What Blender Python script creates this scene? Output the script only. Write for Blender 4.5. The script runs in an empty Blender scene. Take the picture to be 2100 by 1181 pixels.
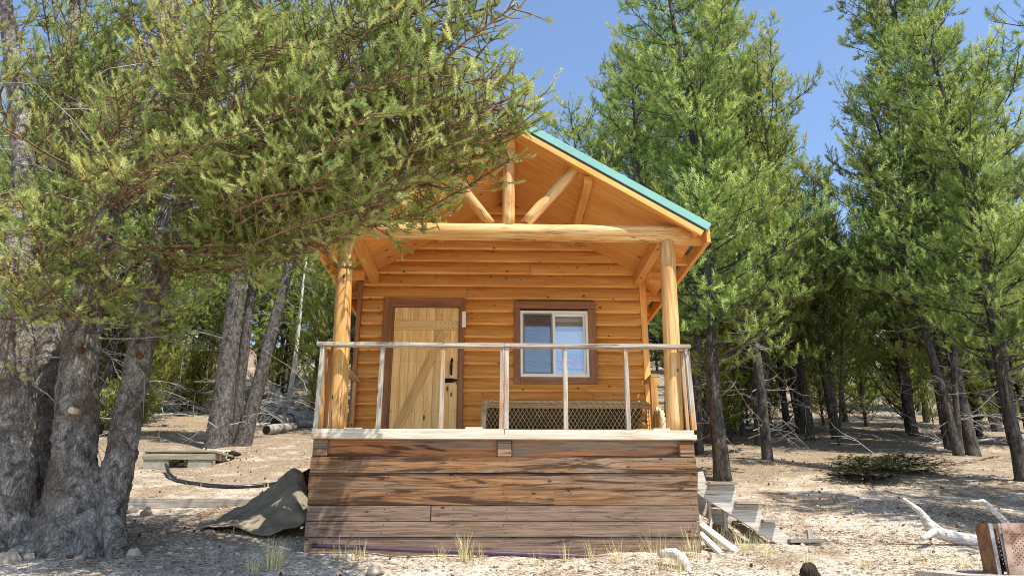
import bpy, bmesh, math, random
import numpy as np
from mathutils import Vector, Matrix, noise as mnoise
R = math.radians
rng = random.Random(7)
nrg = np.random.default_rng(11)
SC = bpy.context.scene
COL = SC.collection

# ------------------------------------------------------------------ camera
CAM_LOC = Vector((0.0, -7.1, 0.21)); PITCH = R(18.4); YAW = R(-1.5); FPX = 1490.0
cam = bpy.data.cameras.new('camera'); cam.sensor_width = 36.0; cam.lens = FPX / 2100 * 36
cam.clip_start = 0.05; cam.clip_end = 2000
camo = bpy.data.objects.new('camera', cam); COL.objects.link(camo)
camo.location = CAM_LOC; camo.rotation_euler = (R(90) + PITCH, 0, YAW)
SC.camera = camo
CM = Matrix.Rotation(YAW, 3, 'Z') @ Matrix.Rotation(R(90) + PITCH, 3, 'X')

def ray(px, py):
    return (CM @ Vector(((px - 1050) / FPX, (590.5 - py) / FPX, -1))).normalized()
def at(px, py, Y):
    """the point of the vertical plane y = Y seen in direction px, py of the survey photograph"""
    d = ray(px, py); t = (Y - CAM_LOC.y) / d.y
    return CAM_LOC + d * t

# ------------------------------------------------------------------ terrain height
def hgt(x, y):
    b = 0.2 * y if y < 14 else 2.8 + 0.207 * (y - 14)
    if y < -7: b = -1.4 + 0.14 * (y + 7)
    if y > 24: b += 0.10 * min(y - 24, 60)
    n = 0.0
    d = max(0.0, min(1.0, (abs(x) - 1.5) / 3)) if -0.6 < y < 8 else 1.0
    n += 0.05 * d * math.sin(x * 1.3 + 0.7 * y) * math.cos(0.9 * y - 0.4 * x)
    n += 0.02 * math.sin(3.1 * x + 1.7 * y) * math.sin(2.3 * y - 1.1 * x)
    far = max(0.0, min(1.0, (y - 10) / 30))
    n += far * 0.9 * math.sin(x * 0.11 + 1.0) * math.cos(y * 0.07)
    return b + n
def ground_px(px, py):
    d = ray(px, py); p = CAM_LOC.copy(); t = 3.0
    while t < 160:
        q = CAM_LOC + d * t
        if q.z < hgt(q.x, q.y): return q
        t += 0.03 if t < 25 else 0.2
    q.z = hgt(q.x, q.y)
    return q

# ------------------------------------------------------------------ colour + material helpers
def lin(h):
    h = h.lstrip('#'); c = [int(h[i:i+2], 16) / 255 for i in (0, 2, 4)]
    return tuple((v / 12.92 if v <= 0.04045 else ((v + 0.055) / 1.055) ** 2.4) for v in c) + (1,)

class NT:
    def __init__(self, name):
        self.m = bpy.data.materials.new(name); self.m.use_nodes = True
        self.t = self.m.node_tree; self.t.nodes.clear()
        self.out = self.t.nodes.new('ShaderNodeOutputMaterial')
    def n(self, typ, _in=None, **kw):
        nd = self.t.nodes.new(typ)
        for k, v in kw.items(): setattr(nd, k, v)
        for k, v in (_in or {}).items():
            s = nd.inputs[k]
            if isinstance(v, bpy.types.NodeSocket): self.t.links.new(v, s)
            else: s.default_value = v
        return nd
    def link(self, a, b): self.t.links.new(a, b)
    def math(self, op, a, b=None, clamp=False):
        nd = self.n('ShaderNodeMath', {0: a} if b is None else {0: a, 1: b}, operation=op); nd.use_clamp = clamp
        return nd.outputs[0]
    def mix(self, f, a, b, blend='MIX'):
        nd = self.n('ShaderNodeMix', {0: f, 6: a, 7: b}, data_type='RGBA', blend_type=blend)
        return nd.outputs[2]
    def ramp(self, f, stops, interp='LINEAR'):
        nd = self.n('ShaderNodeValToRGB', {0: f}); cr = nd.color_ramp; cr.interpolation = interp
        while len(cr.elements) < len(stops): cr.elements.new(0.5)
        for e, (p, c) in zip(cr.elements, stops):
            e.position = p; e.color = c if len(c) == 4 else tuple(c) + (1,)
        return nd.outputs[0]
    def noise(self, vec, scale, detail=4, rough=0.55, dist=0.0):
        return self.n('ShaderNodeTexNoise', {'Vector': vec, 'Scale': scale, 'Detail': detail, 'Roughness': rough, 'Distortion': dist}).outputs[0]
    def scale(self, vec, s):
        return self.n('ShaderNodeVectorMath', {0: vec, 1: s}, operation='MULTIPLY').outputs[0]
    def finish(self, color, rough=0.7, bump=None, bstr=0.3, bdist=0.01, spec=0.3, metal=0.0, transl=0.0, sheen=0.0):
        p = self.n('ShaderNodeBsdfPrincipled', {'Base Color': color, 'Roughness': rough, 'Metallic': metal, 'Specular IOR Level': spec})
        if bump is not None:
            b = self.n('ShaderNodeBump', {'Height': bump, 'Strength': bstr, 'Distance': bdist})
            self.link(b.outputs[0], p.inputs['Normal'])
        sh = p.outputs[0]
        if transl > 0:
            tr = self.n('ShaderNodeBsdfTranslucent', {'Color': color})
            sh = self.n('ShaderNodeMixShader', {0: transl, 1: sh, 2: tr.outputs[0]}).outputs[0]
        self.link(sh, self.out.inputs[0])
        return self.m

W1 = (1, 1, 1, 1); K0 = (0, 0, 0, 1)
def wood(name, c1, c2, knots=0.0, weather=None, wamt=0.5, stain=None, samt=0.0, rough=0.6, bright=0.16, bstr=0.25, knotcol='#3a1c0c', kscale=(3.2, 6.5), cracks=0.0):
    """grain runs along u; u, v are metres on the board"""
    M = NT(name)
    uv = M.n('ShaderNodeUVMap').outputs[0]
    rnd = M.n('ShaderNodeAttribute', attribute_name='rnd').outputs['Fac']
    off = M.n('ShaderNodeCombineXYZ', {0: M.math('MULTIPLY', rnd, 37.0), 1: M.math('MULTIPLY', rnd, 11.0), 2: M.math('MULTIPLY', rnd, 5.0)}).outputs[0]
    p = M.n('ShaderNodeVectorMath', {0: uv, 1: off}, operation='ADD').outputs[0]
    fine = M.noise(M.scale(p, (2.6, 62, 1)), 1.0, 6, 0.7, 0.5)
    broad = M.noise(M.scale(p, (0.9, 14, 1)), 1.0, 4, 0.6, 1.4)
    f = M.math('ADD', M.math('MULTIPLY', fine, 0.55), M.math('MULTIPLY', broad, 0.5))
    dk = tuple(v * 0.8 for v in lin(c2)[:3]) + (1,)
    base = M.ramp(f, [(0.32, dk), (0.46, lin(c2)), (0.64, lin(c1))])
    if weather:
        w = M.noise(M.scale(p, (0.8, 5, 1)), 1.0, 5, 0.65, 0.8)
        w = M.math('ADD', w, M.math('MULTIPLY', M.math('SUBTRACT', rnd, 0.5), 0.09))
        wf = M.ramp(w, [(0.62 - 0.35 * wamt, K0), (0.78 - 0.35 * wamt, W1)])
        wc = M.ramp(fine, [(0.36, lin(weather[1])), (0.58, lin(weather[0]))])
        base = M.mix(wf, base, wc)
    if stain:
        s = M.noise(M.scale(p, (0.7, 9, 1)), 1.0, 5, 0.6, 1.5)
        sf = M.ramp(s, [(0.66 - 0.22 * samt, K0), (0.73 - 0.22 * samt, W1)])
        base = M.mix(M.math('MULTIPLY', sf, 0.85), base, lin(stain))
    if knots > 0:
        v = M.n('ShaderNodeTexVoronoi', {'Vector': M.n('ShaderNodeVectorMath', {0: M.scale(p, (kscale[0], kscale[1], 1)), 1: M.scale(off, (3, 3, 3))}, operation='ADD').outputs[0], 'Scale': 1.0, 'Randomness': 1.0}, voronoi_dimensions='2D')
        d = v.outputs['Distance']; c = v.outputs['Color']
        cr = M.n('ShaderNodeSeparateColor', {0: c}).outputs[0]
        lim = M.math('MULTIPLY', M.math('GREATER_THAN', cr, 1 - knots), M.math('SUBTRACT', M.math('MULTIPLY', cr, 0.06), 0.012))
        kf = M.math('MULTIPLY', M.math('SUBTRACT', lim, M.math('MULTIPLY', d, 0.55)), 60.0, True)
        halo = M.math('MULTIPLY', M.math('SUBTRACT', lim, M.math('MULTIPLY', d, 0.2)), 14.0, True)
        base = M.mix(M.math('MULTIPLY', halo, 0.35), base, M.mix(0.6, lin(c2), lin(knotcol)))
        base = M.mix(M.math('MULTIPLY', kf, 0.9), base, lin(knotcol))
    if cracks > 0:
        ck = M.noise(M.scale(p, (0.75, 16, 1)), 1.0, 2, 0.5, 0.25)
        band = M.math('ABSOLUTE', M.math('SUBTRACT', ck, 0.53))
        gate = M.ramp(M.noise(M.scale(p, (0.9, 3.0, 1)), 1.0, 2), [(0.52 - .1 * cracks, K0), (0.58 - .1 * cracks, W1)])
        cf = M.math('MULTIPLY', M.ramp(band, [(0.0, W1), (0.014, K0)]), gate)
        base = M.mix(M.math('MULTIPLY', cf, 0.85), base, lin('#3a2415'))
    hsv = M.n('ShaderNodeHueSaturation', {'Color': base, 'Value': M.math('ADD', 1 - bright, M.math('MULTIPLY', rnd, 2 * bright))}).outputs[0]
    return M.finish(hsv, rough, fine, bstr, 0.004, spec=0.25)

def plain(name, c, rough=0.6, metal=0.0, var=0.12, nscale=8.0, spec=0.3, bstr=0.15, c2=None):
    M = NT(name); co = M.n('ShaderNodeTexCoord').outputs['Object']
    nz = M.noise(co, nscale, 5, 0.6)
    c = lin(c); d = lin(c2) if c2 else tuple(v * (1 - 2 * var) for v in c[:3]) + (1,)
    return M.finish(M.ramp(nz, [(0.35, d), (0.62, c)]), rough, nz, bstr, 0.01, spec=spec, metal=metal)

def bark(name, c1, c2, c3=None, vs=(14, 14, 3.0), bstr=0.8, crack=0.66):
    M = NT(name); co = M.n('ShaderNodeTexCoord').outputs['Object']
    p = M.scale(co, (vs[0], vs[1], vs[2] * 1.6))
    a = M.noise(p, 1.0, 6, 0.7, 0.6)
    wob = M.n('ShaderNodeTexNoise', {'Vector': co, 'Scale': 7.0, 'Detail': 4}).outputs['Color']
    cw = M.n('ShaderNodeVectorMath', {0: co, 1: M.scale(wob, (.12, .12, .2))}, operation='ADD').outputs[0]
    v = M.n('ShaderNodeTexVoronoi', {'Vector': M.scale(cw, (vs[0] * 3, vs[1] * 3, vs[2] * 2.6)), 'Scale': 1.0}, feature='DISTANCE_TO_EDGE').outputs['Distance']
    col = M.ramp(a, [(0.36, lin(c2)), (0.62, lin(c1))])
    if c3:
        big = M.noise(co, 1.8, 3, 0.6)
        col = M.mix(M.ramp(big, [(0.5, K0), (0.68, W1)]), col, lin(c3))
    crk = M.ramp(v, [(0.0, (crack, crack, crack, 1)), (0.18, W1)])
    col = M.mix(1.0, col, crk, 'MULTIPLY')
    h = M.math('ADD', a, M.math('MULTIPLY', M.math('MINIMUM', v, 0.25), 1.2))
    return M.finish(col, 0.9, h, bstr, 0.02, spec=0.1)

def needles(name, dark, mid, tip, transl=0.22):
    M = NT(name)
    t = M.n('ShaderNodeAttribute', attribute_name='tint').outputs['Fac']
    col = M.ramp(t, [(0.0, lin(dark)), (0.5, lin(mid)), (0.96, lin(tip)), (1.0, lin('#b08a3c'))])
    oi = M.n('ShaderNodeObjectInfo').outputs['Random']
    col = M.n('ShaderNodeHueSaturation', {'Color': col, 'Hue': M.math('ADD', 0.49, M.math('MULTIPLY', oi, 0.022)), 'Value': M.math('ADD', 0.88, M.math('MULTIPLY', oi, 0.25))}).outputs[0]
    return M.finish(col, 0.55, spec=0.3, transl=transl)

# ------------------------------------------------------------------ mesh builder
class MB:
    def __init__(s): s.v = []; s.f = []; s.uv = []; s.rnd = []; s.sm = []; s.mi = []; s.m = 0
    def face(s, idx, uvs, rnd, smooth=False):
        s.f.append(tuple(idx)); s.uv.append(uvs); s.rnd.append(rnd); s.sm.append(smooth); s.mi.append(s.m)
    def frame_box(s, c, X, Y, Z, rnd=None):
        """box from centre and half vectors; X is the grain direction"""
        rnd = rng.random() if rnd is None else rnd
        b = len(s.v); lx, ly, lz = X.length, Y.length, Z.length
        for i in (-1, 1):
            for j in (-1, 1):
                for k in (-1, 1):
                    s.v.append(tuple(c + X * i + Y * j + Z * k))
        def q(a, uvf):
            s.face([b + t for t in a], [uvf(t) for t in a], rnd)
        sg = lambda t: (1 if t & 4 else -1, 1 if t & 2 else -1, 1 if t & 1 else -1)
        uY = lambda t: (sg(t)[0] * lx, sg(t)[2] * lz + 3)
        uZ = lambda t: (sg(t)[0] * lx, sg(t)[1] * ly + 7)
        uX = lambda t: (sg(t)[2] * lz * 0.3, sg(t)[1] * ly + 11)
        q((0, 4, 5, 1), uY); q((2, 3, 7, 6), uY)
        q((0, 2, 6, 4), uZ); q((1, 5, 7, 3), uZ)
        q((0, 1, 3, 2), uX); q((4, 6, 7, 5), uX)
    def box(s, x0, x1, y0, y1, z0, z1, grain='auto', rnd=None):
        c = Vector(((x0 + x1) / 2, (y0 + y1) / 2, (z0 + z1) / 2))
        h = [Vector((abs(x1 - x0) / 2, 0, 0)), Vector((0, abs(y1 - y0) / 2, 0)), Vector((0, 0, abs(z1 - z0) / 2))]
        g = 'xyz'.index(grain) if grain in 'xyz' else max(range(3), key=lambda i: h[i].length)
        X, Y, Z = h[g], h[(g + 1) % 3], h[(g + 2) % 3]
        s.frame_box(c, X, Y, Z, rnd)
    def beam(s, p0, p1, w, t, side=Vector((0, 1, 0)), rnd=None):
        p0, p1 = Vector(p0), Vector(p1); X = (p1 - p0) / 2
        Y = side - X * (side.dot(X) / X.dot(X)); Y = Y.normalized() * (w / 2)
        Z = X.cross(Y).normalized() * (t / 2)
        s.frame_box((p0 + p1) / 2, X, Y, Z, rnd)
    def tube(s, pts, rad, seg=10, caps=True, rnd=None, wob=0.0, smooth=True, vs=1.0):
        rnd = rng.random() if rnd is None else rnd
        pts = [Vector(p) for p in pts]
        if not hasattr(rad, '__len__'): rad = [rad] * len(pts)
        T = []
        for i in range(len(pts)):
            d = pts[min(i + 1, len(pts) - 1)] - pts[max(i - 1, 0)]
            T.append(d.normalized())
        ref = Vector((0, 0, 1)) if abs(T[0].z) < 0.9 else Vector((0, 1, 0))
        U = (ref - T[0] * ref.dot(T[0])).normalized()
        b = len(s.v); L = 0.0; us = []
        for i, p in enumerate(pts):
            U = (U - T[i] * U.dot(T[i])).normalized(); V = T[i].cross(U)
            if i: L += (p - pts[i - 1]).length
            us.append(L)
            for k in range(seg):
                a = 2 * math.pi * k / seg
                dirv = U * math.cos(a) + V * math.sin(a)
                r = rad[i]
                if wob: r *= 1 + wob * mnoise.noise((p + dirv * rad[i]) * 4.0 + Vector((rnd * 50, 0, 0)))
                s.v.append(tuple(p + dirv * r))
        for i in range(len(pts) - 1):
            for k in range(seg):
                k2 = (k + 1) % seg
                v0 = 2 * math.pi * k / seg * rad[i] * vs; v1 = 2 * math.pi * (k + 1) / seg * rad[i] * vs
                s.face((b + i * seg + k, b + i * seg + k2, b + (i + 1) * seg + k2, b + (i + 1) * seg + k),
                       [(us[i], v0), (us[i], v1), (us[i + 1], v1), (us[i + 1], v0)], rnd, smooth)
        if caps:
            for i, rev in ((0, True), (len(pts) - 1, False)):
                idx = [b + i * seg + k for k in range(seg)]
                if rev: idx.reverse()
                s.face(idx, [(0.05 * math.cos(2 * math.pi * k / seg), 0.02 * math.sin(2 * math.pi * k / seg)) for k in range(seg)], rnd)
    def prism(s, poly, depth, M, rnd=None, grain=0):
        """polygon (list of 2D, counter-clockwise) extruded along local z by depth, placed by matrix M"""
        rnd = rng.random() if rnd is None else rnd
        b = len(s.v); n = len(poly)
        for z in (0, depth):
            for (x, y) in poly: s.v.append(tuple(M @ Vector((x, y, z))))
        uvp = [(p[grain], p[1 - grain]) for p in poly]
        s.face([b + i for i in reversed(range(n))], list(reversed(uvp)), rnd)
        s.face([b + n + i for i in range(n)], uvp, rnd)
        L = 0
        for i in range(n):
            j = (i + 1) % n; e = math.dist(poly[i], poly[j])
            s.face((b + i, b + j, b + n + j, b + n + i), [(L, 0), (L + e, 0), (L + e, depth), (L, depth)], rnd); L += e
    def build(s, name, mat, parent=None, bevel=0.0, loc=None):
        me = bpy.data.meshes.new(name)
        me.from_pydata(s.v, [], s.f)
        uvl = me.uv_layers.new(name='UVMap')
        flat = [c for f in s.uv for uv in f for c in uv]
        uvl.data.foreach_set('uv', flat)
        at_ = me.attributes.new('rnd', 'FLOAT', 'FACE'); at_.data.foreach_set('value', s.rnd)
        me.polygons.foreach_set('use_smooth', s.sm)
        for mm in (mat if isinstance(mat, (list, tuple)) else [mat]): me.materials.append(mm)
        me.polygons.foreach_set('material_index', s.mi); me.update()
        o = bpy.data.objects.new(name, me); COL.objects.link(o)
        if parent is not None:
            o.parent = parent; o.matrix_parent_inverse = Matrix.Translation(parent.location).inverted() if parent.type == 'EMPTY' else parent.matrix_basis.inverted()
        if bevel:
            md = o.modifiers.new('bevel', 'BEVEL'); md.width = bevel; md.segments = 2; md.limit_method = 'ANGLE'; md.angle_limit = R(40)
        return o

def tag(o, label=None, cat=None, group=None, kind=None):
    if label: o['label'] = label
    if cat: o['category'] = cat
    if group: o['group'] = group
    if kind: o['kind'] = kind
    return o
def empty(name, loc, label, cat, group=None):
    o = bpy.data.objects.new(name, None); COL.objects.link(o); o.location = loc; o.empty_display_size = 0.1
    return tag(o, label, cat, group)

def np_mesh(name, verts, faces, mat, tint=None, smooth=False):
    me = bpy.data.meshes.new(name)
    nv, nf, k = len(verts), len(faces), faces.shape[1]
    me.vertices.add(nv); me.vertices.foreach_set('co', np.ascontiguousarray(verts, dtype=np.float32).ravel())
    me.loops.add(nf * k); me.loops.foreach_set('vertex_index', np.ascontiguousarray(faces, dtype=np.int32).ravel())
    me.polygons.add(nf); me.polygons.foreach_set('loop_start', np.arange(0, nf * k, k, dtype=np.int32))
    me.polygons.foreach_set('use_smooth', np.full(nf, smooth))
    if tint is not None:
        a = me.attributes.new('tint', 'FLOAT', 'POINT'); a.data.foreach_set('value', np.ascontiguousarray(tint, dtype=np.float32))
    me.materials.append(mat); me.update(calc_edges=True)
    return me

# ------------------------------------------------------------------ materials
M_SIDING = wood('log_siding_wood', '#eeb56c', '#d49248', knots=0.5, rough=0.5, bright=0.09, kscale=(4.5, 6.0))
M_TRIM = wood('brown_stained_trim', '#a5754e', '#83583c', rough=0.5, bright=0.1)
M_DOOR = wood('pale_pine', '#efcf96', '#d9ae6c', knots=0.10, rough=0.5, bright=0.12, kscale=(2.0, 5.0))
M_SOFFIT = wood('soffit_pine', '#edb26a', '#d6954a', knots=0.16, rough=0.5, bright=0.09, kscale=(3, 4))
M_LOG = wood('peeled_log', '#e3bf8a', '#c6934f', knots=0.12, rough=0.55, bright=0.06, weather=('#b98350', '#94643a'), wamt=0.4, cracks=1.0)
M_RAIL = wood('weathered_rail', '#c98a48', '#9a5f28', weather=('#b8aea0', '#7f756b'), wamt=0.85, stain='#6a5442', samt=0.2, rough=0.75, bright=0.1, cracks=1.0)
M_DECK = wood('deck_edge_wood', '#cda06a', '#a97a48', weather=('#d2c6b4', '#a89a88'), wamt=0.85, rough=0.75, bright=0.08)
M_SKIRT = wood('weathered_skirting', '#946c48', '#62442a', weather=('#8a7460', '#5c4a38'), wamt=0.34, stain='#2e1a10', samt=0.62, cracks=1.0, rough=0.75, bright=0.12, knots=0.14)
M_SKIRTG = wood('grey_skirting', '#866a4c', '#5c452e', weather=('#866f5e', '#574436'), wamt=0.9, stain='#3a2b20', samt=0.2, cracks=.6, rough=0.8, bright=0.08, knots=0.12)
M_JOIST = wood('rim_joist_wood', '#b57a4c', '#8a5630', weather=('#8a7868', '#62523f'), wamt=0.5, stain='#3c1e10', samt=0.4, rough=0.65, bright=0.1)
M_GREYWOOD = wood('grey_old_lumber', '#a39a8e', '#786f65', weather=('#b9b1a6', '#8b8379'), wamt=0.6, rough=0.85, bright=0.12)
M_PALEWOOD = wood('bleached_lumber', '#ddd0bc', '#bfae96', weather=('#e0d9ce', '#c2b9ac'), wamt=0.6, rough=0.8, bright=0.08)
M_ROOF = plain('teal_painted_metal', '#78aea2', 0.5, 0.0, 0.05, 3, spec=0.5, bstr=0.03)
M_DARKGAP = plain('dark_metal_drip_and_gap', '#5a4a40', 0.5, 0.0, 0.1)
M_VINYL = plain('white_vinyl', '#e8e6e0', 0.4, 0, 0.02, 4, bstr=0.02)
M_IRON = plain('black_iron', '#121212', 0.45, 0.4, 0.2, 20)
M_WICKER = wood('wicker_cane', '#d9c198', '#a98c60', rough=0.6, bright=0.18)
M_WICKERL = wood('pale_wicker_braid', '#ddc7a0', '#ab8f66', rough=0.6, bright=0.15)
# ================================================================== THE CABIN
WY = 1.85                    # front wall face
XL, XR = -1.72, 1.95         # deck sides
WL, WR = -1.70, 1.93         # wall sides
DZ = 1.08                    # deck surface
RX, RZ, RS, RHW = 0.16, 4.57, 0.612, 2.10
FY = -0.07                   # front plane of the roof
RA = math.atan(RS)
def roof_z(x): return RZ - RS * abs(x - RX)
BACK = 6.1
cabin = empty('log_cabin', (0.1, 0, 0), 'small orange log-sided cabin with green metal roof and raised front porch', 'cabin')

# ---- log siding: D-shaped courses
EXPO = 0.1705
Z0 = at(1030, 615, WY).z     # a course edge; the others are stacked from it
PROF = [(0.0, -0.008), (0.003, 0.0145), (0.025, 0.029), (0.055, 0.0421), (0.085, 0.0464), (0.115, 0.0406), (0.14, 0.0261), (0.16, 0.0058), (0.1705, -0.008)]
def siding(mb, P, z0, z1f, cuts, along, out, seam=None):
    """courses along vector `along` from point P (x or y coordinate range per course); cuts(z) -> list of (a, b)"""
    k = int((z0 - Z0) / EXPO) - 1
    while True:
        zb = Z0 + k * EXPO; k += 1
        if zb + EXPO < z0 - 1e-6: continue
        if zb > z1f: break
        for (a, b) in cuts(zb, zb + EXPO):
            pieces = [(a, b)]
            if b - a > 2.2 and rng.random() < 0.75:
                m = a + (b - a) * rng.uniform(0.2, 0.8); pieces = [(a, m - 0.0015), (m + 0.0015, b)]
            for (pa, pb) in pieces:
                rnd = rng.random(); base = len(mb.v); n = 2
                cols = [pa, pb]
                for c in cols:
                    for (h, o) in PROF: mb.v.append(tuple(P + along * c + out * o + Vector((0, 0, zb + h))))
                m = len(PROF)
                for j in range(m - 1):
                    idx = (base + j, base + m + j, base + m + j + 1, base + j + 1)
                    mb.face(idx, [(pa, PROF[j][0]), (pb, PROF[j][0]), (pb, PROF[j + 1][0]), (pa, PROF[j + 1][0])], rnd, j > 1 and j < m - 2)
                for s in (0, 1):
                    idx = [base + s * m + j for j in range(m)]
                    mb.face(idx, [(0, PROF[j][0]) for j in range(m)], rnd)
dl, dr = at(781, 740, WY).x, at(951, 740, WY).x
dtop = at(870, 613, WY).z
wl, wr = at(1053, 700, WY).x, at(1222, 700, WY).x
wtop, wbot = at(1140, 621, WY).z, at(1140, 789, WY).z
def front_cuts(za, zb):
    zm = (za + zb) / 2
    hw = min((RZ - 0.10 - za) / RS, 9)
    lo, hi = max(WL + 0.014, RX - hw), min(WR - 0.047, RX + hw)
    if hi - lo < 0.08: return []
    ivs = [(lo, hi)]
    def sub(a, b):
        o = []
        for (p, q) in ivs:
            if b <= p or a >= q: o.append((p, q)); continue
            if a - p > 0.02: o.append((p, a))
            if q - b > 0.02: o.append((b, q))
        return o
    if zm < dtop: ivs = sub(dl + 0.02, dr - 0.02)
    if wbot < zm < wtop: ivs = sub(wl + 0.02, wr - 0.02)
    return ivs
mb = MB(); siding(mb, Vector((0, WY, 0)), DZ - 0.05, RZ, front_cuts, Vector((1, 0, 0)), Vector((0, -1, 0)))
mb.build('front_wall', M_SIDING, cabin)
for nm, x, o in (('side_wall', WL, Vector((-1, 0, 0))), ('side_wall', WR, Vector((1, 0, 0)))):
    mb = MB(); siding(mb, Vector((x, 0, 0)), 0.9, 3.30, lambda a, b: [(WY + 0.06, BACK)], Vector((0, 1, 0)), o)
    mb.build(nm, M_SIDING, cabin)
# structural core behind the siding (sheathing), with openings for door and window
M_CORE = wood('wall_sheathing', '#8f6a40', '#6e4e2c', rough=0.8)
mb = MB(); T0, T1 = WY + 0.012, WY + 0.10
mb.box(WL + .02, dl + .08, T0, T1, 0.85, 3.35); mb.box(dr - .08, wl + .08, T0, T1, 0.85, 3.35); mb.box(wr - .08, WR - .02, T0, T1, 0.85, 3.35)
mb.box(dl + .08, dr - .08, T0, T1, dtop - .06, 3.35); mb.box(wl + .08, wr - .08, T0, T1, 0.85, wbot + .07); mb.box(wl + .08, wr - .08, T0, T1, wtop - .07, 3.35)
mb.box(WL + .015, WL + .1, T1, BACK, 0.7, 3.35); mb.box(WR - .1, WR - .015, T1, BACK, 0.7, 3.35)
mb.box(WL + .1, WR - .1, BACK - .1, BACK - .01, 0.7, 3.35); mb.box(WL + .1, WR - .1, T1, BACK - .1, 0.95, 1.07)
Mx = Matrix(((1, 0, 0, 0), (0, 0, -1, 0), (0, 1, 0, 0), (0, 0, 0, 1)))
for yy in (T1, BACK - .01):
    mb.prism([(WL + .05, 3.352), (WR - .05, 3.352), (WR - .05, roof_z(WR) - .14), (RX, RZ - .14), (WL + .05, roof_z(WL + .05) - .14)], 0.085, Matrix.Translation((0, yy, 0)) @ Mx)
mb.build('wall_core', M_CORE, cabin)
for x0, x1, TM in ((WL - .045, WL + .012, M_TRIM), (WR - .045, WR + .035, M_SOFFIT)):
    mb = MB(); mb.box(x0, x1, WY - .056, WY + .0, 0.98, roof_z(x0 if x0 < 0 else x1) - .16)
    mb.box(x0 if x0 < 0 else x1 - .03, x0 + .03 if x0 < 0 else x1, WY + .002, WY + .10, 0.98, roof_z(x0 if x0 < 0 else x1) - .17)
    mb.build('corner_trim', TM, cabin, .003)

# ---- door
TF = WY - 0.066                # trim face
mb = MB()
d0, d1 = at(799, 740, TF).x, at(941, 740, TF).x
dz = at(870, 628, TF).z
mb.box(dl, d0, TF, WY + .05, DZ, dtop); mb.box(d1, dr, TF, WY + .05, DZ, dtop)
mb.box(d0, d1, TF + .003, WY + .05, dz, dtop - .002)
mb.box(d0, d0 + .022, TF + .02, WY + .06, DZ, dz); mb.box(d1 - .012, d1, TF + .02, WY + .06, DZ, dz)
mb.build('door_frame', M_TRIM, cabin, .003)
DY = WY - 0.015
door = None
mb = MB(); n = 8; a0, a1 = d0 + .024, d1 - .014
for i in range(n):
    xa = a0 + (a1 - a0) * i / n; xb = a0 + (a1 - a0) * (i + 1) / n
    mb.box(xa + .0012, xb - .0012, DY, DY + .035, DZ + .008, dz - .004, 'z')
mb.box(a0, a1, DY + .03, DY + .045, DZ + .01, dz - .006)
# nails on the planks
mb.m = 1
for py in (645, 663, 673, 741, 843):
    z = at(870, py, DY).z; yy = DY - (.018 if 658 < py < 677 else 0)
    for i in range(n):
        for f in (0.25, 0.72):
            x = a0 + (a1 - a0) * (i + f) / n
            mb.box(x - .004, x + .004, yy - .0025, yy + .001, z - .004 + rng.uniform(-.003, .003), z + .004)
door = mb.build('door', [M_DOOR, plain('rusty_nail', '#6b5136', .6)], cabin, .002)
tag(door, 'pale pine plank door with diagonal brace and black handle')
def flat(mbx, px0, py0, px1, py1, Y, t): 
    a, b = at(px0, py0, Y), at(px1, py1, Y)
    mbx.box(min(a.x, b.x), max(a.x, b.x), Y, Y + t, min(a.z, b.z), max(a.z, b.z))
mb = MB(); zb0, zb1 = at(870, 677, DY).z, at(870, 658, DY).z
mb.box(a0 + .002, a1 - .002, DY - .018, DY - .001, zb0, zb1); mb.build('batten', M_DOOR, door, .002)
mb = MB(); p0, p1 = at(811, 886, DY), at(910, 682, DY)
p0.y = p1.y = DY - .010; mb.beam(p0, p1, .017, .105); o = mb.build('brace', wood('pine_brace', '#e6c184', '#c99c5c', knots=.2, rough=.5), door, .002)
# black pull handle and hasp
mb = MB(); hx = at(926, 750, DY).x; hz0, hz1 = at(926, 772, DY).z, at(926, 737, DY).z
mb.tube([(hx, DY - .004, hz1 - .02), (hx, DY - .03, hz1 - .05), (hx, DY - .045, (hz0 + hz1) / 2), (hx, DY - .03, hz0 + .04), (hx, DY - .004, hz0 + .02)], [.012, .013, .016, .012, .010], 8)
for z, s in ((hz1, 1), (hz0, -1)):
    mb.prism([(-.018, -.03 * s), (.0, -.05 * s) if s < 0 else (.018, -.03), (.018, -.03 * s) if s < 0 else (.022, 0), (.0, .035 * s) if s > 0 else (-.022, .0), (-.022, 0) if s > 0 else (-.018, .03)][:3] + [(0, .03)], .006, Matrix.Translation((hx, DY - .0005, z)) @ Mx)
mb.build('handle', M_IRON, door)
mb = MB(); lx0, lx1 = at(911, 780, DY).x, at(937, 780, DY).x; lz = at(920, 780, DY).z
mb.box(lx0, lx0 + .11, DY - .008, DY - .0005, lz - .028, lz + .028); mb.tube([(lx0 + .01, DY - .016, lz + .004), (lx1 + .02, DY - .016, lz + .004)], .009, 8)
mb.box(lx0 + .115, lx0 + .135, DY - .02, DY - .0005, lz - .022, lz + .022)
mb.box(lx1 - .01, lx1 - .002, DY - .02, DY - .014, lz - .05, lz + .0)
mb.build('latch', M_IRON, door, .002)
# white thermometer strip on the door frame
mb = MB(); a, b = at(947, 671, TF), at(956, 639, TF)
mb.box(a.x, b.x, TF - .012, TF - .0005, a.z, b.z); o = mb.build('thermometer_strip', M_VINYL, None, .003)
tag(o, 'narrow white thermometer strip fixed to the door frame', 'thermometer')

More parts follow.
